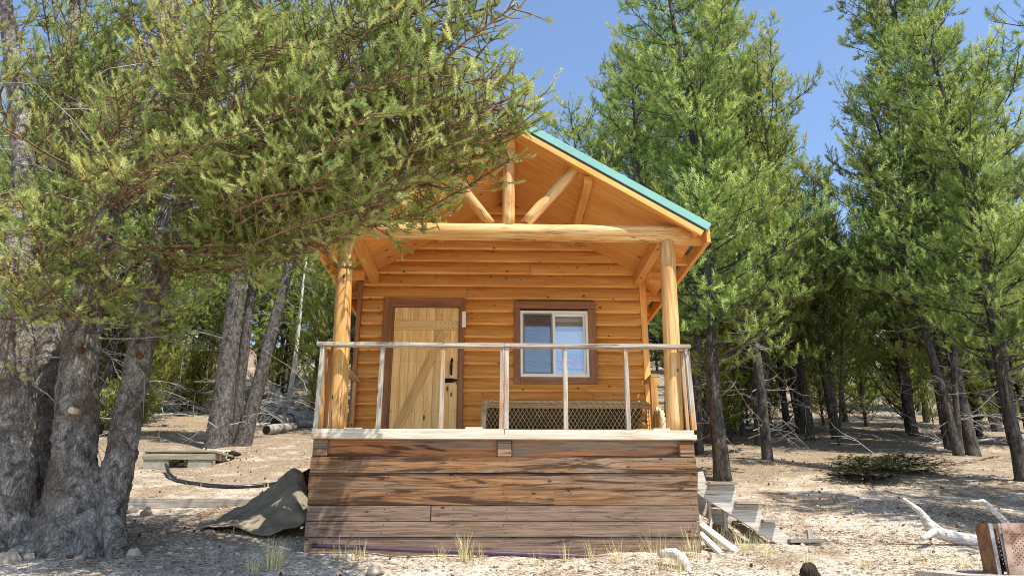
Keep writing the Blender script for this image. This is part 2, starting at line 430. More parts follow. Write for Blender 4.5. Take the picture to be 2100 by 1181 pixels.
# ---- window
mb = MB(); v0, v1 = at(1067, 705, TF).x, at(1207.5, 705, TF).x; vz1, vz0 = at(1137, 637, TF).z, at(1137, 773, TF).z
mb.box(wl, v0, TF, WY + .05, wbot, wtop - .1); mb.box(v1, wr, TF, WY + .05, wbot, wtop - .1)
mb.box(wl, wr, TF - .002, WY + .05, wtop - .0985, wtop); mb.box(v0 + .001, v1 - .001, TF + .003, WY + .05, wbot, vz0)
mb.m = 1
for x in (wl + .03, v0 - .02, (wl + wr) / 2, v1 + .02, wr - .03):
    for z in (wbot + .03, wbot + .07, wtop - .03, wtop - .07, (wbot + wtop) / 2 - .1):
        if v0 < x < v1 and wbot + .1 < z < wtop - .1: continue
        mb.box(x - .004, x + .004, TF - .004, TF + .004, z - .004, z + .004)
wt = mb.build('window_trim', [M_TRIM, plain('bright_nail', '#b9a58c', .4, .5)], cabin, .003)
mb = MB(); fw = .042; F0 = TF + .004
vz1b = min(vz1, wtop - .1005)
mb.box(v0 + .002, v1 - .002, F0, WY + .07, vz0 + .002, vz0 + fw); mb.box(v0 + .002, v1 - .002, F0, WY + .07, vz1b - fw + .01, vz1b)
mb.box(v0 + .002, v0 + fw - .01, F0 + .001, WY + .07, vz0 + fw, vz1b - fw + .01); mb.box(v1 - fw + .01, v1 - .002, F0 + .001, WY + .07, vz0 + fw, vz1b - fw + .01)
win = mb.build('window', M_VINYL, cabin, .003); tag(win, 'white vinyl sliding window with brown trim')
xm = at(1136, 705, TF).x
ia, ib = v0 + fw - .01, v1 - fw + .01; iz0, iz1 = vz0 + fw, vz1b - fw + .01
def sash(x0, x1, y, w, name, mat):
    m = MB(); m.box(x0, x1, y, y + .03, iz0, iz0 + w); m.box(x0, x1, y, y + .03, iz1 - w, iz1)
    m.box(x0, x0 + w, y + .001, y + .029, iz0 + w, iz1 - w); m.box(x1 - w, x1, y + .001, y + .029, iz0 + w, iz1 - w)
    return m.build(name, mat, win, .002)
M_SCRF = plain('grey_screen_frame', '#7d8077', .5, 0, .05)
sash(ia + .001, xm - .012, F0 + .008, .022, 'screen_frame', M_SCRF)
sash(xm - .014, ib - .001, F0 + .04, .03, 'sash', M_VINYL)
m_ = MB(); m_.box(xm - .012, xm + .022, F0 + .004, F0 + .036, iz0, iz1); m_.build('meeting_rail', M_VINYL, win, .002)
G = NT('window_glass')
fr = G.n('ShaderNodeFresnel', {'IOR': 1.5}).outputs[0]
g_ = G.n('ShaderNodeBsdfGlossy', {'Color': (1, 1, 1, 1), 'Roughness': 0.02}).outputs[0]
t_ = G.n('ShaderNodeBsdfTransparent', {'Color': (0.97, 0.99, 1.0, 1)}).outputs[0]
G.link(G.n('ShaderNodeMixShader', {0: G.math('ADD', G.math('MULTIPLY', fr, 1.3), 0.10), 1: t_, 2: g_}).outputs[0], G.out.inputs[0]); M_GLASS = G.m
S = NT('insect_screen')
G2 = S.n('ShaderNodeBsdfDiffuse', {'Color': (0.24, 0.26, 0.28, 1)}).outputs[0]
S.link(S.n('ShaderNodeMixShader', {0: 0.12, 1: S.n('ShaderNodeBsdfTransparent').outputs[0], 2: G2}).outputs[0], S.out.inputs[0]); M_SCREEN = S.m
m_ = MB(); m_.box(xm + .012, ib - .028, F0 + .05, F0 + .056, iz0 + .028, iz1 - .028); m_.build('pane', M_GLASS, win)
m_ = MB(); m_.box(ia + .018, xm - .014, F0 + .06, F0 + .066, iz0 + .012, iz1 - .012); m_.build('pane', M_GLASS, win)
m_ = MB(); m_.box(ia + .02, xm - .032, F0 + .02, F0 + .022, iz0 + .02, iz1 - .02); m_.build('insect_screen', M_SCREEN, win)
# roller blind and valance behind the glass
M_BLIND = plain('white_blind_fabric', '#eef0f2', .8, 0, .03, 3)
M_VAL = plain('grey_valance_fabric', '#a7a49c', .9, 0, .06, 6)
m_ = MB(); m_.box(v0 + .01, v1 - .01, WY + .075, WY + .08, vz0 + .02, vz1b - .02); blind = m_.build('window_blind', M_BLIND, None)
tag(blind, 'white roller blind closed behind the sliding window', 'blind')
zv1, zv0 = at(1137, 657, WY).z, at(1137, 676, WY).z
m_ = MB(); m_.box(v0 + .015, v1 - .015, WY + .066, WY + .071, zv0, zv1)
o = m_.build('fabric_valance', M_VAL, None); tag(o, 'grey valance strip across the top of the window blind', 'valance')
# dark things standing on the sill behind the left pane
m_ = MB(); m_.box(ia + .03, xm - .03, WY + .064, WY + .073, at(1100, 753, WY).z, at(1100, 735, WY).z)
m_.box(ia + .02, ia + .09, WY + .064, WY + .073, vz0 + .03, at(1100, 753, WY).z)
o = m_.build('folded_fabric', plain('blue_cloth', '#3c5a80', .9, 0, .1), None); tag(o, 'dark blue cloth draped inside behind the screened half of the window', 'cloth')
# no trespassing sign inside the right pane
s0, s1 = at(1141, 772, WY), at(1204, 717, WY)
sign = empty('warning_sign', (s0.x, WY + .06, s0.z), 'pale blue no trespassing sign leaning inside the right window pane', 'sign')
m_ = MB(); m_.box(s0.x, s1.x, WY + .058, WY + .062, s0.z, s1.z); m_.build('sign_board', plain('sign_face', '#a3c4e0', .6, 0, .03), sign)
m_ = MB(); zmid = s0.z + (s1.z - s0.z) * .36
m_.box(s0.x + .01, s1.x - .01, WY + .0562, WY + .0578, s0.z + .01, zmid - .045); m_.build('lower_panel', plain('sign_white', '#e6eaf0', .6, 0, .02), sign)
m_ = MB(); m_.box(s0.x + .006, s1.x - .006, WY + .0562, WY + .0578, zmid + .012, zmid + .10); m_.build('word_band', plain('sign_pink', '#d8b6d0', .6, 0, .03), sign)
def text(s, size, x, y, z, mat, name, parent, sx=1.0):
    cu = bpy.data.curves.new(name, 'FONT'); cu.body = s; cu.size = size; cu.align_x = 'CENTER'; cu.align_y = 'CENTER'; cu.extrude = .0006
    t = bpy.data.objects.new(name, cu); COL.objects.link(t)
    me = bpy.data.meshes.new_from_object(t.evaluated_get(bpy.context.evaluated_depsgraph_get())); bpy.data.objects.remove(t)
    me.materials.clear(); me.materials.append(mat)
    o = bpy.data.objects.new(name, me); COL.objects.link(o)
    o.parent = parent; o.matrix_parent_inverse = Matrix.Translation(parent.location).inverted()
    o.location = (x, y, z); o.rotation_euler = (R(90), 0, 0); o.scale = (sx, 1, 1); return o
scx = (s0.x + s1.x) / 2; sw = s1.x - s0.x
M_RED = plain('sign_red', '#c04a72', .6, 0, .02); M_NAVY = plain('sign_navy', '#1f3d66', .6, 0, .02); M_SWH = plain('sign_letter_white', '#f2f4f8', .6, 0, .01)
text('NO', .10, scx, WY + .056, s1.z - .085, M_RED, 'lettering', sign)
text('TRESPASSING', .085, scx, WY + .0555, zmid + .056, M_RED, 'lettering', sign, .72)
text('Violators Will Be Prosecuted', .04, scx, WY + .056, zmid - .018, M_NAVY, 'lettering', sign, .70)

# ---- roof
def slope_box(mbx, side, d0_, d1_, n0, n1, y0, y1, rnd=None, grain='u'):
    """box lying on the roof slope: d along the slope from the ridge, n along its normal"""
    u = Vector((side * math.cos(RA), 0, -math.sin(RA))); nn = Vector((side * math.sin(RA), 0, math.cos(RA)))
    c = Vector((RX, (y0 + y1) / 2, RZ)) + u * ((d0_ + d1_) / 2) + nn * ((n0 + n1) / 2)
    X, Y, Z = u * ((d1_ - d0_) / 2), Vector((0, (y1 - y0) / 2, 0)), nn * ((n1 - n0) / 2)
    if grain == 'y': X, Y = Y, X
    mbx.frame_box(c, X, Y, Z, rnd)
LS = RHW / math.cos(RA)
for s in (-1, 1):
    mb = MB(); slope_box(mb, s, 0.0, LS + .03, -.02, 0, FY, BACK + .25)
    for k in range(14): slope_box(mb, s, 0.02, LS + .03, .0, .02, .22 + k * .44, .245 + k * .44)
    slope_box(mb, s, -.01, LS + .032, -.078, .004, FY - .028, FY - .002)
    slope_box(mb, s, LS + .008, LS + .032, -.06, -.021, FY, BACK + .25)
    rf = mb.build('roof', M_ROOF, cabin, .002)
    mb = MB(); slope_box(mb, s, .02, LS, -.104, -.0885, FY - .012, FY + .012); mb.build('drip_edge', M_DARKGAP, rf)
    mb = MB(); slope_box(mb, s, .0 , LS, -.165, -.105, FY - .02, FY + .02, grain='u'); mb.build('rake_board', M_LOG if 0 else M_SOFFIT, cabin, .002)
    mb = MB(); y = FY + .022
    while y < BACK + .2:
        y2 = min(y + 1.22, BACK + .2); slope_box(mb, s, 0.03, LS - .03, -.125, -.05, y, y2 - .003); y = y2
    mb.build('soffit', M_SOFFIT, cabin)
    mb = MB(); xe = RX + s * RHW; ze = roof_z(xe)
    mb.box(xe - .02, xe + .02, FY + .021, BACK + .2, ze - .20, ze - .05, 'y'); mb.build('fascia', M_SOFFIT, cabin, .002)
    xp = RX + s * 1.70
    mb = MB(); zp = roof_z(xp) - .15; mb.box(xp - .05, xp + .05, .26, WY + .0, zp - .16, zp - .02, 'y'); mb.build('top_plate', M_SOFFIT, cabin, .003)
    for yy in (.1, .72, 1.34, 2.1, 2.8):
        mb = MB(); mb.box(min(xp + s * .05, xe - s * .02), max(xp + s * .05, xe - s * .02), yy, yy + .045, ze - .17, ze - .05); mb.build('lookout', M_SOFFIT, cabin, .002)
    mb = MB(); xq = RX + s * .86; zq = roof_z(xq) - .135; mb.box(xq - .045, xq + .045, .03, WY + .0, zq - .12, zq - .03, 'y'); mb.build('purlin', M_SOFFIT, cabin, .003)
mb = MB(); mb.beam((RX, FY - .02, RZ + .012), (RX, BACK + .25, RZ + .012), .16, .03); mb.build('ridge_cap', M_ROOF, cabin)
mb = MB(); mb.box(RX - .06, RX + .06, .06, WY, RZ - .33, RZ - .16, 'y'); mb.build('ridge_beam', M_SOFFIT, cabin, .003)

# ---- log truss and posts
TY = .13
def log(name, p0, p1, r0, r1, n=10, wob=.05, mat=M_LOG, bow=0.0):
    p0, p1 = Vector(p0), Vector(p1); mbx = MB()
    pts = []
    for i in range(n + 1):
        t = i / n; p = p0.lerp(p1, t); p += Vector((0, 0, bow * math.sin(math.pi * t))); pts.append(p)
    mbx.tube(pts, [r0 + (r1 - r0) * i / n for i in range(n + 1)], 20, True, None, wob)
    return mbx.build(name, mat, cabin)
zbm = (at(1000, 460, TY).z + at(1000, 492, TY).z) / 2
log('truss_beam', (-1.80, TY, zbm + .005), (2.10, TY, zbm - .01), .088, .098, 16, .06)
kx = at(1043, 440, TY).x
log('king_post', (kx, TY - .005, zbm + .06), (kx, TY, RZ - .17), .072, .066, 8)
b0, b1 = at(1078, 458, TY), at(1181, 345, TY); log('brace_log', b0, b1 + (b1 - b0) * .05, .062, .068, 8)
b0, b1 = at(1006, 460, TY), at(926, 358, TY); log('brace_log', b0, b1 + (b1 - b0) * .05, .055, .055, 8)
for pxa, pya, pxb, pyb in ((693.5, 850, 709, 500), (1383.5, 850, 1368, 500)):
    a, b = at(pxa, pya, TY + .02), at(pxb, pyb, TY + .02); d = (b - a) / (b.z - a.z)
    log('porch_post', a + d * (DZ - a.z), a + d * (zbm - .04 - a.z), .088, .080, 12, .05)

# ---- deck, rim, skirting
mb = MB(); y = .055
while y < WY - .02:
    mb.box(XL, XR, y, min(y + .136, WY - .005), DZ - .036, DZ, 'x'); y += .14
mb.build('deck_board', M_DECK, cabin, .003)
mb = MB(); xs = at(1034, 895, -.05).x
mb.box(XL - .005, XR + .02, -.05, .052, DZ - .047, DZ + .001, 'x'); mb.build('deck_edge', M_DECK, cabin, .004)
mb = MB()
for a, b in ((672, 1019), (1050, 1393)):
    xa, xb = at(a, 920, .03).x, at(b, 920, .03).x; mb.box(xa, xb, .03, .07, .872, DZ - .048, 'x')
mb.build('rim_joist', M_JOIST, cabin, .003)
for a, b, c, mt in ((641, 671, 937, M_SKIRTG), (1020, 1049, 937, M_JOIST), (1394, 1424, 937, M_JOIST)):
    mb = MB(); xa, xb = at(a, 920, -.01).x, at(b, 920, -.01).x; mb.box(xa, xb, -.012, .5, .874, DZ - .049, 'y'); mb.build('joist_end', mt, cabin, .01)
seams = [.868, .719, .566, .425, .283, .146, -.03]
for i in range(6):
    mb = MB(); zt, zl = seams[i], seams[i + 1]; off = rng.uniform(-.006, .008)
    pieces = {0: [(XL, XR)], 1: [(XL - .003, XR)], 2: [(XL, .58), (.583, XR)], 3: [(XL - .002, -.57), (-.567, XR)], 4: [(XL + .006, XR - .005)], 5: [(XL + .004, XR - .003)]}[i]
    for a, b in pieces: mb.box(a + rng.uniform(-.008, .008), b + rng.uniform(-.012, .004), -.006 + off, .036 + off, zl + .005, zt, 'x')
    mb.m = 1
    for xn in (XL + .06, -1.0, -.35, .12, .75, 1.35, XR - .07):
        for zn in (zt - .03, zl + .035):
            xx = xn + rng.uniform(-.02, .02); mb.box(xx - .004, xx + .004, -.0085 + off, -.005 + off, zn - .004, zn + .004)
    mb.build('skirting_board', [M_SKIRT if i < 3 else M_SKIRTG, M_IRON], cabin, .004)
mb = MB(); mb.box(XL + .05, XR - .05, .046, .06, -.1, .87); mb.box(XL + .02, XL + .04, .05, WY + 1, -.1, 1.03); mb.box(XR - .04, XR - .02, .05, WY + 1, -.1, 1.03)
mb.build('light_block_backing', M_DARKGAP, cabin)  # added dark sheets that block light behind the skirting gaps
for x0 in (XL - .004, XR - .036):
    mb = MB()
    for i in range(6): mb.box(x0, x0 + .04, .04, BACK, seams[i + 1] + .005, seams[i], 'y')
    mb.box(x0, x0 + .04, .04, BACK, .87, 1.03, 'y')
    mb.build('side_skirting', M_SKIRTG, cabin, .004)

# ---- railing
rail = None
mb = MB(); zt = at(1030, 705, 0).z
xj = at(1035, 710, -.01).x
for a, b in ((XL - .035, xj - .002), (xj + .002, XR + .03)):
    mb.beam((a, .0, zt - .02 + rng.uniform(-.004, .004)), (b, .0, zt - .022), .09, .038)
rail = mb.build('railing', M_RAIL, cabin, .004); tag(rail, 'weathered wooden porch railing')
def rpart(name, *bxs, mat=M_RAIL, bev=.003):
    m = MB()
    for bx in bxs: m.box(*bx)
    return m.build(name, mat, rail, bev)
rb = DZ + .05
rpart('bottom_rail', (XL - .01, xj - .003, -.035, .05, DZ + .003, rb), mat=M_DECK); rpart('bottom_rail', (xj + .003, XR, -.03, .05, DZ + .003, rb - .004), mat=M_DECK)
for px in (655.5, 780, 907, 1030, 1039, 1160, 1286):
    x = at(px, 800, 0).x; m = MB(); lean = rng.uniform(-.008, .008)
    m.beam((x + lean, 0, rb), (x, 0, zt - .04), .06, .042, Vector((0, 1, 0))); m.build('baluster', M_RAIL, rail, .003)
xr = at(1414, 800, 0).x
m = MB(); m.beam((xr + .015, .005, rb), (xr, 0, zt - .04), .06, .045, Vector((0, 1, 0))); m.build('baluster', M_RAIL, rail, .003)
M_RAILO = wood('sheltered_rail_wood', '#d2a05c', '#a8743a', weather=('#c4b096', '#98836c'), wamt=0.45, stain='#55331a', samt=0.12, rough=0.65, bright=0.1, knots=.12)
# side rails
rpart('side_rail', (XL - .01, XL + .075, .06, WY - .03, zt - .05, zt - .012), mat=M_RAILO)
rpart('side_rail', (XR - .075, XR + .01, .06, .48, zt - .05, zt - .012), mat=M_RAILO)
rpart('side_rail', (XR - .075, XR + .01, 1.38, WY - .03, zt - .05, zt - .012), mat=M_RAILO)
for y in (.07, .25, .45, WY - .12): rpart('baluster', (XL + .005, XL + .045, y, y + .13 if y < 1 else y + .085, DZ + .003, zt - .053), mat=M_RAILO)
for y in (.10, .30): rpart('baluster', (XR - .045, XR - .005, y, y + .09, DZ + .003, zt - .053), mat=M_RAILO)
rpart('baluster', (XR - .085, XR - .005, 1.38, 1.47, DZ + .003, zt - .053), mat=M_RAILO)
# small offcut blocks lying on the deck behind the bottom rail
def offcut(px0, px1, py, Y, lab, h=.045):
    a, b = at(px0, py, Y), at(px1, py, Y); m = MB(); m.box(a.x, b.x, Y, Y + .14, DZ + .001, DZ + h, 'x')
    tag(m.build('wood_block', M_DECK, None, .004), lab, 'wood block', 'wood blocks on the porch edge')
offcut(702, 742, 880, .10, 'grey wood block on the porch floor beside the post shaded by the tree', .078)
offcut(954, 990, 880, .09, 'pale wood block on the porch floor between the door and the wicker bench', .085)
offcut(1340, 1375, 882, .09, 'pale wood block on the porch floor beside the sunlit post', .08)

# ================================================================== WICKER BENCH
bx0, bx1 = at(992, 830, 1.72).x, at(1322, 830, 1.72).x
bench = empty('wicker_bench', ((bx0 + bx1) / 2, 1.5, DZ), 'low tan wicker settee with lattice back against the cabin wall', 'bench')
def braid(mbx, pts, r, n=3):
    """rope braid: a few strands wound about a path"""
    P = [Vector(p) for p in pts]; L = [0]
    for i in range(1, len(P)): L.append(L[-1] + (P[i] - P[i-1]).length)
    N = max(8, int(L[-1] / .012))
    for s in range(n):
        out = []
        for k in range(N + 1):
            d = L[-1] * k / N; i = max(j for j in range(len(L)) if L[j] <= d + 1e-9); i = min(i, len(P) - 2)
            t = (d - L[i]) / max(1e-6, L[i+1] - L[i]); p = P[i].lerp(P[i+1], t); T = (P[i+1] - P[i]).normalized()
            U = T.orthogonal().normalized(); V = T.cross(U); a = d / r * 1.1 + 2 * math.pi * s / n
            out.append(p + U * math.cos(a) * r * .55 + V * math.sin(a) * r * .55)
        mbx.tube(out, r * .6, 5)
zb0_, zb1_ = DZ + .10, at(1150, 824, 1.72).z
def back_y(x):                      # back curves forward at its ends
    t = abs((x - (bx0 + bx1) / 2) / ((bx1 - bx0) / 2)); return 1.74 - .22 * max(0, t - .86) / .14
m = MB(); st = .034
for fam in (-1, 1):
    x = bx0 - .6
    while x < bx1 + .6:
        seg = []
        for k in range(9):
            z = zb0_ + (zb1_ - .05 - zb0_) * k / 8; xx = x + fam * (z - zb0_) * .62
            if bx0 + .015 <= xx <= bx1 - .015: seg.append((xx, back_y(xx) - .004 * fam, z))
        if len(seg) >= 2: m.tube(seg, .0045, 4, False)
        x += st * 1.5
m.build('lattice_back', M_WICKER, bench)
m = MB(); m.box(bx0 + .03, bx1 - .03, 1.765, 1.772, zb0_, zb1_ - .03); m.build('shade_backing', wood('shadow_brown_wicker', '#6b5136', '#3d2c1b', rough=.8), bench)  # added dark panel standing for the shadow in the lattice gaps
m = MB()
for k, (dz_, r) in enumerate(((0, .017), (-.03, .011), (-.05, .011), (-.068, .009))):
    xs_ = [bx0 + (bx1 - bx0) * i / 24 for i in range(25)]
    pts = [(x, back_y(x) - .01, zb1_ + dz_ - .05 * max(0, abs((x - (bx0 + bx1) / 2) / ((bx1 - bx0) / 2)) - .9) / .1) for x in xs_]
    braid(m, pts, r, 3)
m.build('top_braid', M_WICKER, bench)
m = MB()
for k in range(16):
    x0_ = bx0 + .05; m.tube([(x0_, 1.30 + k * .027, DZ + .20 - .02 * math.sin(k / 5)), (bx1 - .05, 1.30 + k * .027, DZ + .20 - .02 * math.sin(k / 5))], .012, 5)
m.build('seat', M_WICKER, bench)
m = MB(); braid(m, [(bx0 + .03, 1.28, DZ + .195), (bx1 + .06, 1.28, DZ + .195)], .03, 3); m.build('front_braid', M_WICKERL, bench)
for xa, xe_, sg in ((bx0, bx0 + .01, -1), (bx1, bx1 + .10, 1)):
    m = MB(); zt_ = zb1_ - .06
    braid(m, [(xa, 1.60, zt_), ((xa + xe_) / 2, 1.45, zt_ - .05), (xe_, 1.31, zt_ - .12), (xe_ + .005 * sg, 1.275, zt_ - .19), (xe_ + .005 * sg, 1.27, DZ + .16)], .032, 3)
    for k in range(7):
        f = k / 7; m.tube([(xa + (xe_ - xa) * f, 1.62 - .30 * f, DZ + .2), (xa + (xe_ - xa) * f, 1.62 - .30 * f, zt_ - .02 - .1 * f * f)], .006, 5)
        m.tube([(xa, 1.62, DZ + .22 + k * .05), (xe_, 1.32, DZ + .21 + k * .042)], .005, 5)
    m.build('arm', M_WICKERL, bench)
    for yy in (1.30, 1.68):
        m = MB(); m.tube([(xa + .02 * -sg, yy, DZ + .002), (xa + .02 * -sg, yy, DZ + .21)], .022, 8); m.build('leg', M_WICKERL, bench)
# ================================================================== GROUND
def ground_mat():
    M = NT('dry_forest_ground'); co = M.n('ShaderNodeTexCoord').outputs['Object']
    big = M.noise(co, 0.55, 5, 0.6, 0.5); mid = M.noise(co, 2.6, 8, 0.72, 0.5); fine = M.noise(co, 38, 4, 0.7)
    v = M.n('ShaderNodeTexVoronoi', {'Vector': co, 'Scale': 55.0, 'Randomness': 1.0})
    peb = M.n('ShaderNodeSeparateColor', {0: v.outputs['Color']}).outputs[0]
    gravel = M.ramp(M.math('ADD', M.math('MULTIPLY', fine, .6), M.math('MULTIPLY', peb, .4)), [(0.25, lin('#7f7467')), (0.48, lin('#aea18f')), (0.72, lin('#d4c8b6'))])
    duff = M.ramp(fine, [(0.3, lin('#50453c')), (0.5, lin('#85745f')), (0.7, lin('#b19d86'))])
    f = M.math('ADD', M.math('MULTIPLY', big, .5), M.math('MULTIPLY', mid, .6))
    wy = M.n('ShaderNodeSeparateXYZ', {0: co}).outputs[1]     # bare gravelly yard in front, needle duff deeper in the forest
    f = M.math('ADD', f, M.math('MULTIPLY', M.math('MINIMUM', M.math('MAXIMUM', M.math('SUBTRACT', wy, 2.0), -3.0), 5.0), .022))
    col = M.mix(M.ramp(f, [(0.50, K0), (0.64, W1)]), gravel, duff)
    h = M.math('ADD', M.math('MULTIPLY', fine, .6), M.math('MULTIPLY', M.math('SUBTRACT', 0.5, v.outputs['Distance']), .5))
    return M.finish(col, 0.95, h, 0.7, 0.02, spec=0.1)
M_GROUND = ground_mat()
def axis_pts(lo, hi, fine_lo, fine_hi, step):
    p = list(np.arange(fine_lo, fine_hi, step)); s = step; x = fine_hi
    while x < hi: p.append(x); s *= 1.14; x += s
    p.append(hi); s = step; x = fine_lo - step
    while x > lo: p.insert(0, x); s *= 1.14; x -= s
    p.insert(0, lo); return p
gx, gy = axis_pts(-320, 320, -7, 7, .09), axis_pts(-30, 420, -3, 9, .09)
gv = []
for y in gy:
    for x in gx:
        z = hgt(x, y)
        if abs(x) < 8 and -4 < y < 10: z += .018 * mnoise.noise(Vector((x * 3, y * 3, 0))) + .008 * mnoise.noise(Vector((x * 9, y * 9, 3)))
        gv.append((x, y, z))
nx = len(gx); ii = np.arange(len(gv)).reshape(len(gy), nx)
gf = np.stack([ii[:-1, :-1], ii[:-1, 1:], ii[1:, 1:], ii[1:, :-1]], -1).reshape(-1, 4)
gme = np_mesh('ground', np.array(gv), gf, M_GROUND, smooth=True)
go = bpy.data.objects.new('ground', gme); COL.objects.link(go); tag(go, kind='structure')

# ------------------------------------------------------------------ scatter helpers
def ico(sub=1):
    bm = bmesh.new(); bmesh.ops.create_icosphere(bm, subdivisions=sub, radius=1.0)
    bm.verts.ensure_lookup_table(); v = np.array([tuple(x.co) for x in bm.verts]); f = np.array([[a.index for a in q.verts] for q in bm.faces]); bm.free(); return v, f
def rand_rot(n):
    q = nrg.normal(size=(n, 4)); q /= np.linalg.norm(q, axis=1)[:, None]; w, x, y, z = q.T
    return np.stack([1-2*(y*y+z*z), 2*(x*y-z*w), 2*(x*z+y*w), 2*(x*y+z*w), 1-2*(x*x+z*z), 2*(y*z-x*w), 2*(x*z-y*w), 2*(y*z+x*w), 1-2*(x*x+y*y)], -1).reshape(-1, 3, 3)
def inst(tv, tf, mats, pos):
    n, k = len(pos), len(tv)
    v = np.einsum('nij,kj->nki', mats, tv) + pos[:, None, :]
    f = (tf[None] + (np.arange(n) * k)[:, None, None]).reshape(-1, tf.shape[1])
    return v.reshape(-1, 3), f
def free_spot(x, y):
    return not (XL - .05 < x < XR + .05 and -.08 < y < BACK)
def stone_mat(name, a, b, c):
    M = NT(name); co = M.n('ShaderNodeTexCoord').outputs['Object']
    t = M.n('ShaderNodeAttribute', attribute_name='tint').outputs['Fac']
    nz = M.noise(co, 30, 4, .6)
    return M.finish(M.mix(M.math('MULTIPLY', nz, .5), M.ramp(t, [(0, lin(a)), (.5, lin(b)), (1, lin(c))]), lin(a)), .9, nz, .4, .01, spec=.15)
M_STONE = stone_mat('pale_stone', '#857768', '#b3a595', '#d6ccbe')
# gravel
iv, if_ = ico(1)
P_ = []; S_ = []
while len(P_) < 6500:
    t = rng.random()
    if t < .6: x, y = rng.uniform(-5.5, 5.5), rng.uniform(-1.6, 2.5)
    else: x, y = rng.uniform(-9, 12), rng.uniform(-1, 14)
    if not free_spot(x, y): continue
    s = .006 + .018 * rng.random() ** 3 + (.03 * rng.random() if rng.random() < .03 else 0)
    P_.append((x, y, hgt(x, y) + s * .2)); S_.append(s)
n = len(P_); mats = rand_rot(n) * np.array(S_)[:, None, None]; mats[:, 2, :] *= .7
v, f = inst(iv * (1 + .18 * nrg.normal(size=iv.shape)), if_, mats, np.array(P_))
o = bpy.data.objects.new('gravel', np_mesh('gravel', v, f, M_STONE, np.repeat(nrg.random(n), len(iv)))); COL.objects.link(o); tag(o, 'small pale stones scattered over the dry ground', 'gravel', kind='stuff')
# needle litter, cones and twigs
M_LIT = stone_mat('needle_litter', '#4a3626', '#7d6148', '#b39b80')
tv = np.array([(-.5, -1, 0), (.5, -1, 0), (.3, 1, .25), (-.3, 1, .25), (0, 0, 1.0)]); tf = np.array([(0, 1, 4), (1, 2, 4), (2, 3, 4), (3, 0, 4)])
P_ = []; Mt = []
while len(P_) < 40000:
    t = rng.random()
    if t < .45: x, y = rng.uniform(-6, 6), rng.uniform(-1.6, 2.5)
    else: x, y = rng.uniform(-10, 14), rng.uniform(-1, 16)
    if not free_spot(x, y): continue
    if mnoise.noise(Vector((x * .8, y * .8, 5))) < rng.uniform(-.5, .3): continue
    L = .012 + .05 * rng.random() ** 2 + (.14 * rng.random() if rng.random() < .04 else 0); w = .0025 + .0035 * rng.random(); a = rng.random() * 6.283
    c, s = math.cos(a), math.sin(a); ti = rng.uniform(-.15, .25)
    Mt.append(((c * w, -s * L, 0), (s * w, c * L, 0), (0, L * ti, w))); P_.append((x, y, hgt(x, y) + .012))
v, f = inst(tv, tf, np.array(Mt), np.array(P_))
o = bpy.data.objects.new('needle_litter', np_mesh('needle_litter', v, f, M_LIT, np.repeat(nrg.random(len(P_)), 5))); COL.objects.link(o); tag(o, 'dry needles and twigs littering the forest floor', 'litter', kind='stuff')

# pine cones among the litter
cv, cf = ico(1); P_ = []
while len(P_) < 320:
    x, y = rng.uniform(-7, 9), rng.uniform(-1.3, 9)
    if free_spot(x, y) and mnoise.noise(Vector((x * .7, y * .7, 9))) > -.2: P_.append((x, y, hgt(x, y) + .02))
sc_ = nrg.uniform(.010, .018, len(P_)); mats = rand_rot(len(P_)) @ (np.array([np.diag((1, 1, 1.5))] * len(P_)) * sc_[:, None, None])
v, f = inst(cv * (1 + .15 * nrg.normal(size=cv.shape)), cf, mats, np.array(P_))
M_CONE = stone_mat('pine_cone_scales', '#3f2e22', '#5f4735', '#86694f')
o = bpy.data.objects.new('pine_cones', np_mesh('pine_cones', v, f, M_CONE, np.repeat(nrg.random(len(P_)), len(cv)))); COL.objects.link(o); tag(o, 'small brown pine cones strewn over the ground', 'pine cones', kind='stuff')

# dry grass
M_GRASS = stone_mat('dry_grass', '#b5a264', '#d9cb90', '#efe6bd')
gv_, gf_, gt_ = [], [], []
def blade(x, y, z, L, a, lean, w, tint):
    b = len(gv_); c, s = math.cos(a), math.sin(a)
    for k in range(4):
        t = k / 3; r = lean * t * t * L; h = L * t * (1 - .25 * lean * t); ww = w * (1 - .8 * t)
        px_, py_ = x + c * r, y + s * r
        gv_.append((px_ - s * ww, py_ + c * ww, z + h)); gv_.append((px_ + s * ww, py_ - c * ww, z + h)); gt_.extend((tint, tint))
    for k in range(3): gf_.append((b + 2 * k, b + 2 * k + 1, b + 2 * k + 3, b + 2 * k + 2))
def tuft(x, y, n, L, r=.07):
    for _ in range(n):
        a = rng.random() * 6.283; rr = r * rng.random() ** .7; xx, yy = x + rr * math.cos(a), y + rr * math.sin(a)
        blade(xx, yy, hgt(xx, yy) - .01, L * rng.uniform(.35, 1.0), a + rng.uniform(-.6, .6), rng.uniform(.05, .6), rng.uniform(.0012, .0022), rng.random())
def gpx(px, py): return ground_px(px, py)
for px, py, n, L, r in ((560, 1165, 130, .30, .10), (520, 1172, 50, .22, .08), (955, 1150, 90, .30, .08), (905, 1152, 30, .18, .06), (985, 1150, 25, .22, .06), (1215, 1152, 40, .22, .09), (1265, 1153, 50, .22, .1), (1160, 1150, 25, .20, .06),
        (1345, 1158, 50, .34, .12), (1420, 1150, 60, .34, .12), (1475, 1130, 70, .30, .12), (1530, 1135, 120, .28, .16), (1580, 1140, 60, .2, .12), (700, 1142, 30, .22, .1), (740, 1146, 30, .2, .08), (1390, 1172, 80, .22, .1),
        (1660, 1160, 50, .2, .12), (1860, 1140, 60, .16, .16), (1930, 1150, 60, .16, .16), (1780, 1165, 50, .14, .16), (1980, 1165, 50, .16, .14), (1100, 1160, 30, .16, .06), (660, 1130, 25, .18, .06)):
    p = gpx(px, py); tuft(p.x, p.y, n, L, r)
